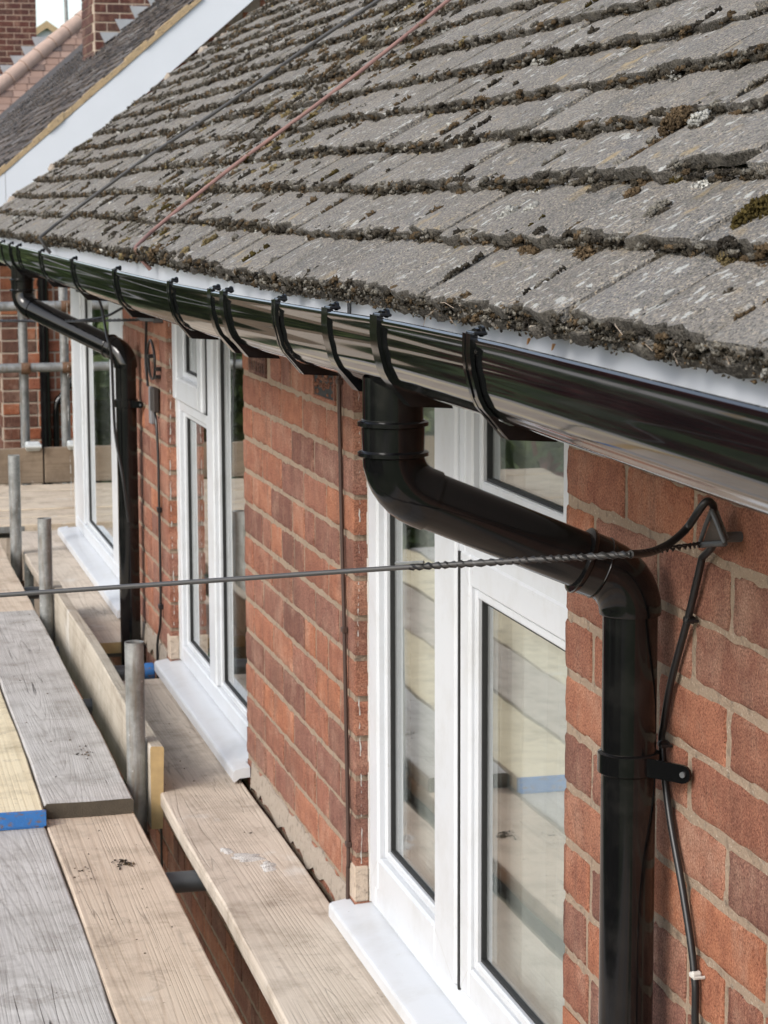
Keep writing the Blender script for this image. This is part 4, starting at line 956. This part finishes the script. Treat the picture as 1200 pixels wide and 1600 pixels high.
# ================================================================== SCAFFOLD
def board(x0, x1, y0, y1, zt, material, label, th=.038, skew=0.0, endmat=None, across=False, name='scaffold_board', bands=(), group='scaffold boards', gaps=True):
    """plank along y (or along x when across); skew = sideways drift at the far end"""
    n = 22; V = []; F = []
    rn = random.Random(int((x0 + 3 * y0 + 7 * zt) * 1000)); ph = [rn.uniform(0, 6.28) for _ in range(4)]
    for i in range(n + 1):
        q = i / n; a = y0 + (y1 - y0) * q; c = .004
        e0 = .0018 * math.sin(a * 5 + ph[0]) + rn.gauss(0, .0007); e1 = .0018 * math.sin(a * 4.3 + ph[1]) + rn.gauss(0, .0007)
        wz = .0025 * math.sin(a * 1.9 + ph[2]); d = skew * q
        xa, xb = x0 + e0 + d, x1 + e1 + d
        if i in (0, n): c = .006
        sec = [(xa, zt - c + wz), (xa + c, zt + wz), ((xa + xb) / 2, zt + wz - .0015), (xb - c, zt + wz), (xb, zt - c + wz), (xb, zt - th + c + wz), (xb - c, zt - th + wz), (xa + c, zt - th + wz), (xa, zt - th + c + wz)]
        V += [(x, a, z) for x, z in sec]
    k = 9
    for i in range(n):
        for j in range(k): F.append((i * k + j, i * k + (j + 1) % k, (i + 1) * k + (j + 1) % k, (i + 1) * k + j))
    V0 = [V[j] for j in range(k)]; V1 = [V[n * k + j] for j in range(k)]
    if across:
        V = [(y, x, z) for x, y, z in V]; F = [f[::-1] for f in F]
    base = ((x0 + x1) / 2, (y0 + y1) / 2, zt - th) if not across else ((y0 + y1) / 2, (x0 + x1) / 2, zt - th)
    b_ = thing(name, label, 'board', base, group)
    t = MB(); t.add(V, F); part('plank', t, material, b_, True, 30)
    for (E_, flip) in ((V0, False), (V1, True)):
        E_ = [(y, x, z) for x, y, z in E_] if across else E_
        f = tuple(range(k)); t = MB(); t.add(E_, [f if (flip != across) else f[::-1]]); part('end', t, (endmat or ('end_grain')) if not flip else 'end_grain', b_)
    return b_, t
ZD, ZL, ZI = -1.470, -1.431, -1.460
board(.466, .682, .4, 5.62, ZD, 'wood_tan', 'light tan knotty scaffold board in the foreground under the grey lapped board')
board(.240, .462, .4, 5.62, ZD, 'wood_grey', 'grey cracked weathered scaffold board at the bottom left corner')
board(.012, .236, .4, 5.62, ZD, 'wood_buff', 'pale board left of the grey cracked board, outside the picture')
board(-.214, .008, .4, 5.62, ZD, 'wood_tan', 'tan board farther out on the deck, outside the picture')
board(-.440, -.218, .4, 5.62, ZD, 'wood_grey', 'outermost grey board of the near deck, outside the picture')
board(.467, .681, 5.275, 7.88, ZL, 'wood_grey', 'grey scratched scaffold board lapped on top, its dark end facing the camera', endmat='end_grain_dark')
board(.467, .680, 7.885, 10.03, ZL, 'wood_tan', 'orange-tan board butted behind the grey scratched lapped board')
yb_, _ = board(.236, .462, 5.205, 8.9, ZL, 'wood_yellow', 'yellow new-looking board with a blue painted end at the left edge', endmat='blue_paint')
t = MB(); t.box(.2355, .4628, 5.2035, 5.214, ZL - .0365, ZL + .0006, .001); part('painted_end', t, 'blue_paint', yb_)
board(.010, .232, 5.24, 8.9, ZL, 'wood_buff', 'buff lapped board beyond the yellow one, outside the picture')
board(-.216, .006, 5.22, 8.9, ZL, 'wood_yellow', 'yellow lapped board far out on the deck, outside the picture')
board(-.442, -.220, 5.26, 8.9, ZL, 'wood_grey', 'outermost grey lapped board, outside the picture')
ib_, _ = board(.748, .968, 1.2, 6.76, ZI, 'wood_buff', 'sandy stained board next to the wall below the middle window', skew=.020)
board(.770, .985, 7.37, 10.02, ZI, 'wood_buff', 'buff scribbled board next to the wall below the farthest window')
for (cx_, cy_, rx_, ry_) in ((.872, 4.80, .040, .030), (.835, 4.86, .016, .022), (.905, 4.72, .020, .035)):
    t = MB(); n = 26; ph = [random.uniform(0, 6.28) for _ in range(3)]; vs = [(cx_, cy_, ZI + .0062)]
    for ring, hz in ((.55, .0052), (1.0, .0012)):
        for i in range(n):
            an = 2 * math.pi * i / n; q = ring * (1 + .22 * math.sin(2 * an + ph[0]) + .16 * math.sin(5 * an + ph[1]) + .1 * math.sin(9 * an + ph[2]))
            vs.append((cx_ + rx_ * q * math.cos(an), cy_ + ry_ * q * math.sin(an), ZI + hz))
    t.add(vs, [(0, 1 + i, 1 + (i + 1) % n) for i in range(n)] + [(1 + i, 1 + n + i, 1 + n + (i + 1) % n, 1 + (i + 1) % n) for i in range(n)])
    part('plaster_splash', t, 'plaster', ib_, True, 80)
# board stood on edge behind the standards
tb = thing('toe_board', 'board standing on edge behind the near scaffold standards', 'board', (.755, 6.8, -1.545), 'scaffold boards')
n = 18; V = []; F = []
for i in range(n + 1):
    y = 5.405 + (7.95 - 5.405) * i / n; d = .002 * math.sin(y * 4); dz = .004 * math.sin(y * 2.2)
    V += [(.7395 + d, y, -1.552), (.768 + d, y, -1.552), (.774 + d, y, -1.345 + dz), (.771 + d, y, -1.340 + dz), (.7425 + d, y, -1.338 + dz), (.7395 + d, y, -1.343 + dz)]
for i in range(n):
    for j in range(6): F.append((i * 6 + j, i * 6 + (j + 1) % 6, i * 6 + 6 + (j + 1) % 6, i * 6 + 6 + j))
t = MB(); t.add(V, [f[::-1] for f in F]); part('plank', t, 'wood_side', tb, True, 30)
t = MB(); t.add(V[:6], [(0, 1, 2, 3, 4, 5)]); part('end', t, 'end_grain', tb)
t = MB(); t.add(V[-6:], [(5, 4, 3, 2, 1, 0)]); part('end', t, 'end_grain', tb)
# tubes
def tube_thing(p0, p1, label, name='scaffold_tube', r_=.02415, material='galvanised', group='scaffold tubes', cap=None):
    o = thing(name, label, 'scaffold tube', tuple(p0), group)
    a, b_ = Vector(p0), Vector(p1); d = (b_ - a).normalized()
    t = MB(); n = max(2, int((b_ - a).length / .4)); t.tube([a.lerp(b_, i / n) for i in range(n + 1)], r_, 24, False)
    t.tube([b_ , b_ - d * .002, b_ - d * .12], [r_ - .0001, r_ - .004, r_ - .004], 24, False)   # open mouth
    t.tube([a , a + d * .002, a + d * .12], [r_ - .0001, r_ - .004, r_ - .004], 24, False)
    part('tube', t, material, o, True, 50)
    return o
def coupler(parent, c, ax1, ax2, material='rusty_steel'):
    c = Vector(c); a1, a2 = Vector(ax1), Vector(ax2); nrm = a1.cross(a2).normalized()
    t = MB(); t.tube([c - a1 * .024, c + a1 * .024], .030, 16); t.box(c.x - .022, c.x + .022, c.y - .022, c.y + .022, c.z - .022, c.z + .022, .004)
    o = part('coupler', t, material, parent, True, 40)
    t = MB(); q = c + a1 * .0 + Vector((.0, -.030, .012)); t.tube([q, q + Vector((0, -.03, 0))], .013, 6); part('bolt', t, material, o, False)
for (x, y, zt, lb) in ((.7125, 5.46, -1.085, 'nearest upright scaffold tube at the end of the on-edge board'), (.7125, 7.80, -1.095, 'second upright scaffold tube behind the overhead cable'), (.735, 9.36, -1.045, 'farthest upright scaffold tube at the left edge of the picture')):
    o = tube_thing((x, y, GZ), (x, y, zt), lb, 'scaffold_standard')
    coupler(o, (x, y, -1.60), (0, 0, 1), (1, 0, 0))
for (y, z, x0, x1, lb) in ((2.2, -1.533, -.6, .97, 'cross tube under the near boards below the nearest window'), (4.86, -1.5225, -.6, .96, 'dark cross tube seen in the gap beside the sandy board'), (6.70, -1.525, -.6, .95, 'cross tube under the grey lapped board'), (7.66, -1.548, -.6, .97, 'cross tube beside the end of the buff board'), (8.75, -1.523, -.6, .95, 'cross tube between the second and farthest uprights')):
    tube_thing((x0, y, z), (x1, y, z), lb, material='dark_steel')
bt = tube_thing((.782, 6.93, -1.475), (.945, 6.93, -1.475), 'short tube with a blue plastic cap against the wall', material='dark_steel')
t = MB(); t.tube([(.934, 6.93, -1.475), (.937, 6.93, -1.475), (.962, 6.93, -1.475), (.966, 6.93, -1.475)], [.0255, .0275, .0275, .024], 20); part('end_cap', t, 'blue_paint', bt, True)
tube_thing((.60, 1.0, -1.60), (.60, 9.6, -1.60), 'long tube under the deck running along the wall', material='dark_steel')
# the return of the scaffold at the far end
ys = 10.06
for i in range(6):
    zt = -1.436 + (-.004 if i == 0 else .002 * (i % 3))
    lb = ['first', 'second', 'third', 'fourth', 'fifth', 'sixth'][i] + ' cross board of the far deck counted from the camera'
    o, _ = board(ys + i * .232, ys + i * .232 + .224, -1.6, 2.1, zt, ['wood_tan_across', 'wood_tan_across', 'wood_tan_across'][i % 3], lb, across=True, group='far cross boards')
    if i == 0:
        t = MB(); t.box(.50, .83, ys - .0035, ys + .002, zt - .034, zt - .005, .001); part('end_plate', t, 'galvanised', o)
for (a, b_, lb) in ((-1.4, 1.055, 'left brown board on edge at the back of the far deck'), (1.062, 2.3, 'right brown board on edge at the back of the far deck')):
    t = MB(); t.box(a, b_, 11.525, 11.563, -1.436, -1.253, .004); o = solo('toe_board', t, 'wood_brown_across', lb, 'board', ((a + b_) / 2, 11.54, -1.436), group='scaffold boards')
h1 = tube_thing((-1.5, 11.80, -.547), (2.4, 11.80, -.535), 'upper horizontal guard rail across the far brick wall')
h2 = tube_thing((-1.5, 11.80, -.868), (2.4, 11.80, -.856), 'lower horizontal guard rail across the far brick wall')
for (x, zt, lb) in ((.995, -.50, 'left short upright behind the far guard rails'), (1.209, -.20, 'right short upright behind the far guard rails')):
    o = tube_thing((x, 11.855, GZ), (x, 11.855, zt), lb, 'scaffold_standard')
    for z in (-.868, -.547): coupler(o, (x + .006, 11.80, z + .004), (1, 0, 0), (0, 0, 1))
    t = MB(); t.box(x - .028, x + .048, 11.512, 11.57, -1.268, -1.222, .008); t.tube([(x - .03, 11.51, -1.245), (x + .05, 11.51, -1.245)], .012, 10); part('toe_board_clip', t, 'pale_clamp', o, True)
for (y, z) in ((10.25, -1.5), (11.3, -1.5)): tube_thing((-1.5, y, z), (.98, y, z), 'support tube under the %s edge of the far deck' % ('front' if y < 11 else 'rear'), material='dark_steel')

# ================================================================== NEIGHBOURING HOUSES
YA = 14.62
def flat_brick(L, H, D=.05):
    m_ = MB(); m_.box(-L / 2, L / 2, 0, D, -H / 2, H / 2, .004); return m_
NA = thing('neighbour_house', 'neighbouring brick house with white bargeboard and dark slate-grey tiled roof', 'house', (4.0, 18, GZ))
PA = R(40.4); TA = math.tan(PA); AX0, AZ0 = 1.10, .165          # underside of verge at the front corner of the gable
def za(x): return AZ0 + (x - AX0) * TA
xr = 5.0
m_ = MB(); x0 = 1.085
m_.add([(x0, YA, GZ), (2 * xr - x0, YA, GZ), (2 * xr - x0, YA, za(x0) - .2), (xr, YA, za(xr) - .2), (x0, YA, za(x0) - .2), (x0, 27, GZ), (2 * xr - x0, 27, GZ), (2 * xr - x0, 27, za(x0) - .2), (xr, 27, za(xr) - .2), (x0, 27, za(x0) - .2)],
       [(0, 1, 2, 3, 4), (9, 8, 7, 6, 5), (0, 4, 9, 5), (1, 6, 7, 2)])
gw = part('gable_wall', m_, 'mortar_pale', NA)
bmo = [flat_brick(.218, .070).mesh('brick', q) for q in ('brick_orange', 'brick_brown')]
bms = flat_brick(.104, .070).mesh('brick', 'brick_orange'); bms2 = flat_brick(.104, .070).mesh('brick', 'brick_brown')
rest = MB(); z = -1.78; row = 0
while z < 3.3:
    x = x0 - (.1145 if row % 2 else 0); hdr = (row // 1) % 3 == 2
    step = .229 if not hdr else .1145
    while x < 3.6:
        a, b_ = max(x, x0), x + step; L = b_ - a - .011; c = (a + .0055 + L / 2 , YA - .006, z + .0405)
        x += step
        if L < .03 or c[2] > za(c[0]) - .28: continue
        vis = in_frame(c, 20)
        hid = c[0] > 1.62 and c[2] < za(c[0]) - .9
        brown = c[0] < 1.30 and random.random() < .8 or random.random() < .12
        if vis and not hid:
            o = link('brick', (bms2 if brown else bms) if L < .15 else bmo[1 if brown else 0], gw, c); o.scale = (L / (.104 if L < .15 else .218), 1, 1)
        else: rest.box(c[0] - L / 2, c[0] + L / 2, c[1], c[1] + .03, c[2] - .035, c[2] + .035)
    z += .081; row += 1
stuff(part('rest_of_brickwork', rest, 'brick_orange', gw))
# side face bricks (seen edge-on) are left to the wall's own mortar colour: a brown brick skin with joints
rest = MB(); z = -1.78; row = 0
while z < .0:
    y = YA + .006 + (.11 if row % 2 else 0)
    while y < 17: rest.box(x0 - .006, x0 + .02, y, y + .218, z + .0055, z + .0755); y += .229
    z += .081; row += 1
stuff(part('front_brickwork', rest, 'brick_brown', gw))
# bargeboard, verge, roof
def slope_box(xa, xb, y0, y1, dz0, dz1):
    m_ = MB(); m_.add([(xa, y0, za(xa) + dz0), (xb, y0, za(xb) + dz0), (xb, y0, za(xb) + dz1), (xa, y0, za(xa) + dz1), (xa, y1, za(xa) + dz0), (xb, y1, za(xb) + dz0), (xb, y1, za(xb) + dz1), (xa, y1, za(xa) + dz1)],
                      [(0, 1, 2, 3), (7, 6, 5, 4), (0, 4, 5, 1), (3, 2, 6, 7), (0, 3, 7, 4), (1, 5, 6, 2)]); return m_
part('bargeboard', slope_box(.6, 1.123, 14.40, 14.425, -.275, -.002), 'white_board', NA)
part('bargeboard', slope_box(1.126, xr, 14.40, 14.425, -.275, -.002), 'white_board', NA)
part('verge_soffit', slope_box(.6, xr, 14.426, YA - .002, -.25, -.235), 'white_board', NA)
part('roof_deck', slope_box(.45, xr, 14.43, 27.2, .0, .02), 'slate_tile', NA)
bk = MB(); bk.add([(xr, 14.43, za(xr)), (xr, 27.2, za(xr)), (2 * xr - .45, 27.2, za(.45)), (2 * xr - .45, 14.43, za(.45))], [(0, 3, 2, 1)]); part('back_roof', bk, 'slate_tile', NA)
mb = MB()
x = .5
while x < xr:
    L = random.uniform(.05, .13); h_ = random.uniform(.036, .056)
    q = slope_box(x, x + L + .012, 14.385 + random.uniform(0, .012), 14.47, .002, h_); mb.add(q.v, q.f); x += L
stuff(part('verge_mortar', mb, 'verge_mortar', NA))
mb = MB(); g2 = .10; d = Vector((math.cos(PA), 0, math.sin(PA))); nn = Vector((-math.sin(PA), 0, math.cos(PA)))
for i in range(46):
    y = 14.44 + (.08 if i % 2 else 0)
    while y < 24.5:
        L = .16; s = i * g2; c = Vector((.5, y, za(.5) + .02)) + d * s + nn * (.012 + random.uniform(0, .014))
        q = [c, c + Vector((0, L, 0)), c + Vector((0, L, 0)) + d * .13 - nn * .014, c + d * .13 - nn * .014]
        low = [v - nn * .018 for v in q[:2]]
        mb.add(q + low, [(0, 1, 2, 3), (4, 5, 1, 0)])
        y += L + .006 if y < 19 else 2 * L
stuff(part('roof_tiles', mb, 'slate_tile', NA))
def brick_stack(parent, x0, x1, y0, y1, z0, z1, label, bl=.225, ch=.081, limit=140):
    """chimney stack: mortar core plus bricks on the two faces towards the camera"""
    m_ = MB(); m_.box(x0, x1, y0, y1, z0, z1); st = part('chimney', m_, 'mortar_pale', parent); st['label'] = label
    me = flat_brick(.5 * bl - .012, ch - .012).mesh('brick', 'brick_dark_red'); meL = flat_brick(bl - .012, ch - .012).mesh('brick', 'brick_dark_red')
    z = z0; row = 0
    while z < z1 - .04:
        x = x0; half = row % 2
        while x < x1 - .02:
            L = min(bl / 2 if half else bl, x1 - x); half = 0
            if x1 - x - L < .05: L = x1 - x
            o = link('brick', meL if L > bl * .7 else me, st, (x + L / 2, y0 - .006, z + ch / 2)); o.scale = ((L - .012) / ((bl if L > bl * .7 else bl / 2) - .012), 1, 1); x += L
        z += ch; row += 1
    m2 = MB(); z = z0; row = 0
    while z < z1 - .04:
        y = y0 + .052 + (.1 if row % 2 else 0)
        while y < y1: m2.box(x0 - .007, x0 + .01, y, min(y + bl - .012, y1), z + .006, z + ch - .006); y += bl
        z += ch; row += 1
    stuff(part('side_brickwork', m2, 'brick_dark_red', st)); return st
def flashing(parent, pts_x, y, slope, width, z_of):
    m_ = MB()
    for i, x in enumerate(pts_x):
        zt_ = z_of(x) + width; xr_ = x + (width + .081) / slope + .12; dx_ = (.3 + .15 * random.random()) * (pts_x[1] - pts_x[0]); yy = y - .0015 * (i % 2)
        zb_ = zt_ - (pts_x[1] - pts_x[0]) * slope * 1.02
        m_.add([(x, yy, zt_), (xr_, yy, zt_), (xr_, yy, zb_), (x + dx_, yy, zb_), (x, yy + .004, zt_), (xr_, yy + .004, zt_), (xr_, yy + .004, zb_), (x + dx_, yy + .004, zb_)], [(0, 3, 2, 1), (4, 5, 6, 7), (0, 1, 5, 4), (3, 0, 4, 7)])
    return part('lead_flashing', m_, 'lead', parent)
yc = 20.2; xc0 = ROTx = None
def at_y(u, v, y):
    dd = ROT @ np.array([u - 600.0, v - 800.0, FPX]); t_ = y / dd[1]; return dd * t_
p = at_y(148, 75, yc); q = at_y(235, 0, yc)
cx0 = float(p[0]); czb = float(p[2])
stA = brick_stack(NA, cx0, cx0 + .80, yc, yc + .9, czb - .1, czb + 2.0, 'dark red brick chimney with stepped lead flashing')
flashing(stA, [cx0 + .045 + i * .135 for i in range(6)], yc - .013, TA, .115, lambda x: czb + .01 + (x - cx0 - .03) * TA)
# neighbour downpipe and waste pipe
nd_ = thing('soil_pipe', 'black vertical pipe on the far brick wall behind the guard rails', 'pipe', (1.357, YA - .08, GZ))
t = MB(); t.tube([(1.357, YA - .05, GZ), (1.357, YA - .05, .1)], .034, 16); part('pipe', t, 'black_plastic', nd_, True)
for z in (-.52, -1.5):
    t = MB(); t.tube([(1.357, YA - .05, z - .02), (1.357, YA - .05, z + .02)], .039, 16); part('collar', t, 'black_plastic', nd_, True)
wp_ = thing('waste_pipe', 'thin black sloping waste pipe low on the far brick wall', 'pipe', (1.45, YA - .05, -1.4))
t = MB(); t.tube([(1.60, YA, -1.07), (1.57, YA - .035, -1.10), (1.43, YA - .035, -1.30), (1.425, YA - .035, -1.36), (1.425, YA - .035, -1.75)], .022, 12); part('pipe', t, 'black_plastic', wp_, True)
t = MB(); t.tube([(1.455, YA - .035, -1.265), (1.435, YA - .035, -1.293)], .027, 12); part('elbow', t, 'black_plastic', wp_, True)

# house with hipped terracotta roof further along the row
YB = 31.0
P0 = Vector(at_y(-60, 186, YB)); pB = R(38); tB = math.tan(pB)
best = None
for k in range(400):
    t_ = k * .02; c = P0 + Vector((t_, t_ * .62, t_ * .80)); u, v, _ = proj(c)
    if u > 146: best = (t_, v); break
HD = Vector((1, .62, .80))
NB = thing('neighbour_house', 'far house with hipped terracotta tiled roof behind the slate-grey one', 'house', (P0.x + 4, YB + 4, GZ))
B0 = P0 - HD * .8; B1 = P0 + HD * 5.0
m_ = MB(); m_.add([tuple(B0), (B0.x + 9, B0.y, B0.z), (B1.x + 2.0, B1.y, B1.z), tuple(B1), (B0.x, B0.y + 9, B0.z), (B1.x, B1.y + 4, B1.z)], [(0, 1, 2, 3), (0, 3, 5, 4)])
m_.box(B0.x + .3, B0.x + 8.5, B0.y + .3, B0.y + 8, GZ, B0.z - .05); part('roof_and_walls', m_, 'brick_brown', NB)
mb = MB(); e_up = Vector((0, .62, .80)).normalized(); n_up = Vector((0, -.80, .62)).normalized(); s = 0.0; Ls = (B1 - B0).y / .62 * Vector((0, .62, .80)).length
row = 0
while s < Ls:
    f = s / Ls; xs = B0.x + (B1.x - B0.x) * f; y_, z_ = B0.y + (B1.y - B0.y) * f, B0.z + (B1.z - B0.z) * f
    x = xs - (.09 if row % 2 else 0)
    while x < B0.x + 4.6:
        c = Vector((max(x, xs), y_, z_)) + n_up * (.018 + random.uniform(0, .01)); L = .168
        q = [c, c + Vector((L, 0, 0)), c + Vector((L, 0, 0)) + e_up * .15 - n_up * .012, c + e_up * .15 - n_up * .012]
        mb.add(q + [v - n_up * .02 for v in q[:2]], [(0, 1, 2, 3), (4, 5, 1, 0)]); x += .176
    s += .118; row += 1
stuff(part('roof_tiles', mb, 'terracotta_tile', NB))
i = 0; Lh = (B1 - B0).length; hd = HD.normalized()
while i * .30 < Lh:
    t = MB(); c = B0 + hd * (i * .30) + Vector((0, 0, .02)); t.tube([c, c + hd * .29], [.108, .098], 12); part('hip_tile', t, 'hip_tile', NB, True); i += 1
yC = 36.0; p = at_y(58, 90, yC); q = at_y(-30, 190, yC)
stC = brick_stack(NB, float(p[0]) - 1.55, float(p[0]), yC, yC + .7, float(q[2]) - .2, float(p[2]) + 1.6, 'tall dark brick chimney at the top left corner', bl=.24, ch=.092)
flashing(stC, [float(p[0]) - 1.1 + i * .17 for i in range(7)], yC - .014, .88, .17, lambda x: float(at_y(0, 112, yC)[2]) - .06 + (x - float(at_y(0, 112, yC)[0])) * .86)
# distant white gable and aerial
D0 = Vector(at_y(72, 38, 70.0))
NC = thing('distant_house', 'tiny distant white gable between the chimney and the terracotta hip', 'house', (D0.x, 70, GZ))
t = MB(); t.add([(D0.x - 2.2, 70, GZ), (D0.x + 2.2, 70, GZ), (D0.x + 2.2, 70, D0.z - 1.5), (D0.x, 70, D0.z), (D0.x - 2.2, 70, D0.z - 1.5), (D0.x - 2.2, 78, GZ), (D0.x + 2.2, 78, GZ), (D0.x + 2.2, 78, D0.z - 1.5), (D0.x, 78, D0.z), (D0.x - 2.2, 78, D0.z - 1.5)], [(0, 1, 2, 3, 4), (0, 4, 9, 5), (1, 6, 7, 2), (9, 8, 7, 6, 5)]); part('wall', t, 'white_board', NC)
t = MB()
for sg in (-1, 1): t.add([(D0.x, 69.8, D0.z + .1), (D0.x + sg * 2.6, 69.8, D0.z - 1.68), (D0.x + sg * 2.6, 78.2, D0.z - 1.68), (D0.x, 78.2, D0.z + .1), (D0.x, 69.8, D0.z - .12), (D0.x + sg * 2.6, 69.8, D0.z - 1.9)], [(0, 1, 2, 3), (0, 4, 5, 1)])
part('roof', t, 'verge_mortar', NC)
A0_ = Vector(at_y(104, 34, 45.0))
t = MB(); t.tube([(A0_.x, 45, A0_.z - 6.0), (A0_.x, 45, A0_.z), (A0_.x - .02, 45, A0_.z + 1.2)], .035, 8)
t.tube([(A0_.x - .4, 45, A0_.z + .9), (A0_.x + .5, 45, A0_.z + .95)], .02, 6)
solo('aerial', t, 'galvanised', 'thin aerial pole against the sky above the terracotta hip', 'aerial', (A0_.x, 45, A0_.z - 6), True)

# ================================================================== GARDEN TREES ACROSS THE STREET (seen mirrored in glass and gutter)
def tree(x, y, h, rad, material, label, n=5200, leaf=.10, cz=.58):
    o = thing('tree', label, 'tree', (x, y, GZ), 'garden trees along the street')
    t = MB(); t.tube([(x, y, GZ), (x + .05, y, GZ + h * .25), (x - .04, y + .05, GZ + h * .5), (x, y, GZ + h * .8)], [.16, .13, .09, .03], 8)
    for k in range(6):
        a = k * 1.05; t.tube([(x, y, GZ + h * (.3 + .06 * k)), (x + math.cos(a) * rad * .7, y + math.sin(a) * rad * .7, GZ + h * (.5 + .07 * k))], [.06, .015], 6)
    part('trunk', t, 'bark', o, True)
    cl = RNG.normal(0, 1, (34, 3)); cl /= np.linalg.norm(cl, axis=1)[:, None]; cl *= (RNG.random((34, 1)) ** .4) * np.array([rad, rad, h * .40]) * .82
    c = cl[RNG.integers(0, 34, n)] + RNG.normal(0, rad * .17, (n, 3)) + np.array([x, y, GZ + h * cz])
    a = RNG.normal(0, 1, (n, 3)); a /= np.linalg.norm(a, axis=1)[:, None]; b_ = np.cross(a, RNG.normal(0, 1, (n, 3))); b_ /= np.linalg.norm(b_, axis=1)[:, None]
    L = leaf * RNG.uniform(.6, 1.3, (n, 1)); V = np.stack([c - a * L, c + b_ * L * .55, c + a * L, c - b_ * L * .55], 1).reshape(-1, 3)
    link('crown', np_mesh('crown', V, np.arange(4 * n).reshape(-1, 4), material), o)
tree(-3.6, 13.0, 5.6, 1.7, 'red_leaf', 'red-leaved garden tree mirrored in the nearest window and gutter', 6500, .09)
tree(-5.8, 15.5, 5.0, 1.8, 'red_leaf', 'broader red-leaved tree behind the first one in the garden', 5200, .10)
tree(-3.0, 21.0, 5.4, 2.2, 'green_leaf', 'green garden tree mirrored in the middle window', 5200, .12)
tree(-5.5, 28.0, 6.0, 3.0, 'green_leaf', 'large green tree farther down the street', 5200, .16)
tree(-1.6, 31.0, 5.0, 2.6, 'green_leaf', 'bushy green tree near the far neighbour', 5200, .15)
tree(-8.0, 10.0, 5.0, 2.2, 'green_leaf', 'green tree opposite the scaffold', 5200, .13)
tree(-9.5, 19.0, 6.4, 2.8, 'green_leaf', 'tall green tree beside the road', 5200, .15)
tree(-9.0, 3.5, 5.2, 2.4, 'green_leaf', 'green tree opposite the near end of the house', 4200, .14)
n = 26000; c = np.stack([RNG.normal(-11.8, .45, n), RNG.uniform(-6, 60, n), GZ + RNG.uniform(0, 1.9, n)], 1)
a = RNG.normal(0, 1, (n, 3)); a /= np.linalg.norm(a, axis=1)[:, None]; b_ = np.cross(a, RNG.normal(0, 1, (n, 3))); b_ /= np.linalg.norm(b_, axis=1)[:, None]; L = .13
V = np.stack([c - a * L, c + b_ * L * .6, c + a * L, c - b_ * L * .6], 1).reshape(-1, 3)
hg = thing('hedge', 'long clipped green hedge along the road side of the garden', 'hedge', (-11.8, 27, GZ))
link('foliage', np_mesh('foliage', V, np.arange(4 * n).reshape(-1, 4), 'green_leaf'), hg)
t = MB(); t.box(-12.2, -11.4, -6, 60, GZ, GZ + 1.7, .1); part('core', t, 'green_leaf', hg)

# ================================================================== SMALL THINGS
# net curtains
for (a, b_, lb) in ((3.66, 4.27, 'net curtain behind the left light of the nearest window'), (2.98, 3.655, 'net curtain behind the right light of the nearest window'), (9.0, 9.70, 'net curtain behind the farthest window')):
    t = MB(); n = 60; vs = []; fs = []
    for i in range(n + 1):
        y = a + (b_ - a) * i / n; x = 1.116 + .010 * math.sin(i * .8) + .005 * math.sin(i * 2.7 + a)
        vs += [(x, y, -1.38), (x + .004, y, -.23)]
    for i in range(n): fs.append((2 * i, 2 * i + 2, 2 * i + 3, 2 * i + 1))
    t.add(vs, fs); solo('net_curtain', t, 'net_curtain', lb, 'curtain', (1.116, (a + b_) / 2, -1.38), True, 'net curtains')
# crumbs of moss on boards and sills
gp, gr_, gc = [], [], []
def crumb(x, y, z, r_): gp.append((x, y, z + r_ * .35)); gr_.append(r_); gc.append(np.array(MC[random.choice(['dark', 'black', 'brown', 'brown'])]) * random.uniform(.7, 1.4))
for _ in range(34): crumb(random.uniform(.47, .68), random.uniform(2.6, 5.25), ZD, random.uniform(.0012, .0035))
for _ in range(12): crumb(random.uniform(.25, .46), random.uniform(2.6, 5.2), ZD, random.uniform(.0012, .003))
for _ in range(22): crumb(random.uniform(.47, .68), random.uniform(5.3, 7.8), ZL, random.uniform(.0015, .004))
for _ in range(34): crumb(random.uniform(.77, .95), random.uniform(3.0, 6.7), ZI, random.uniform(.0015, .004))
for _ in range(36): crumb(random.gauss(.600, .010), random.gauss(4.86, .016), ZD, random.uniform(.002, .006))
for _ in range(16): crumb(random.gauss(.505, .02), random.gauss(4.82, .03), ZD, random.uniform(.0015, .004))
for _ in range(18): crumb(random.gauss(.62, .012), random.gauss(5.75, .04), ZL, random.uniform(.002, .005))
for (y0_, y1_) in WIN[:2]:
    for _ in range(8): crumb(random.uniform(.965, 1.025), random.uniform(y0_, y1_), WZ0 - .007, random.uniform(.001, .0028))
gp = np.array(gp); gr_ = np.array(gr_); gc = np.array(gc); N = len(gp)
V, Fm = granules(gp, gr_, .6)
stuff(tag(link('moss_crumbs', np_mesh('moss_crumbs', V, Fm, 'moss', np.repeat(gc, NI, 0))), 'crumbs of fallen moss scattered on boards and sills', 'debris'))
for (y, a_) in ((1.905, .3), (1.835, -.2)):
    t = MB(); z = lipz(y) + .006
    k5 = [(.603, -.002, .0), (.606, .002, .001), (.609, .005, .005), (.605, .002, .0055), (.604, 0., .003)]
    t.add([(x, y + a, z + c) for x, a, c in k5] + [(x + .0004, y + a, z + c + .0006) for x, a, c in k5], [(0, 1, 2, 3, 4), (9, 8, 7, 6, 5)] + [(i, (i + 1) % 5, 5 + (i + 1) % 5, 5 + i) for i in range(5)])
    solo('leaf', t, 'dry_leaf', 'small dry orange leaf on the gutter lip, %s the camera of two' % ('farther from' if y > 1.87 else 'nearer'), 'leaf', (.605, y, z), group='leaf bits on the gutter')
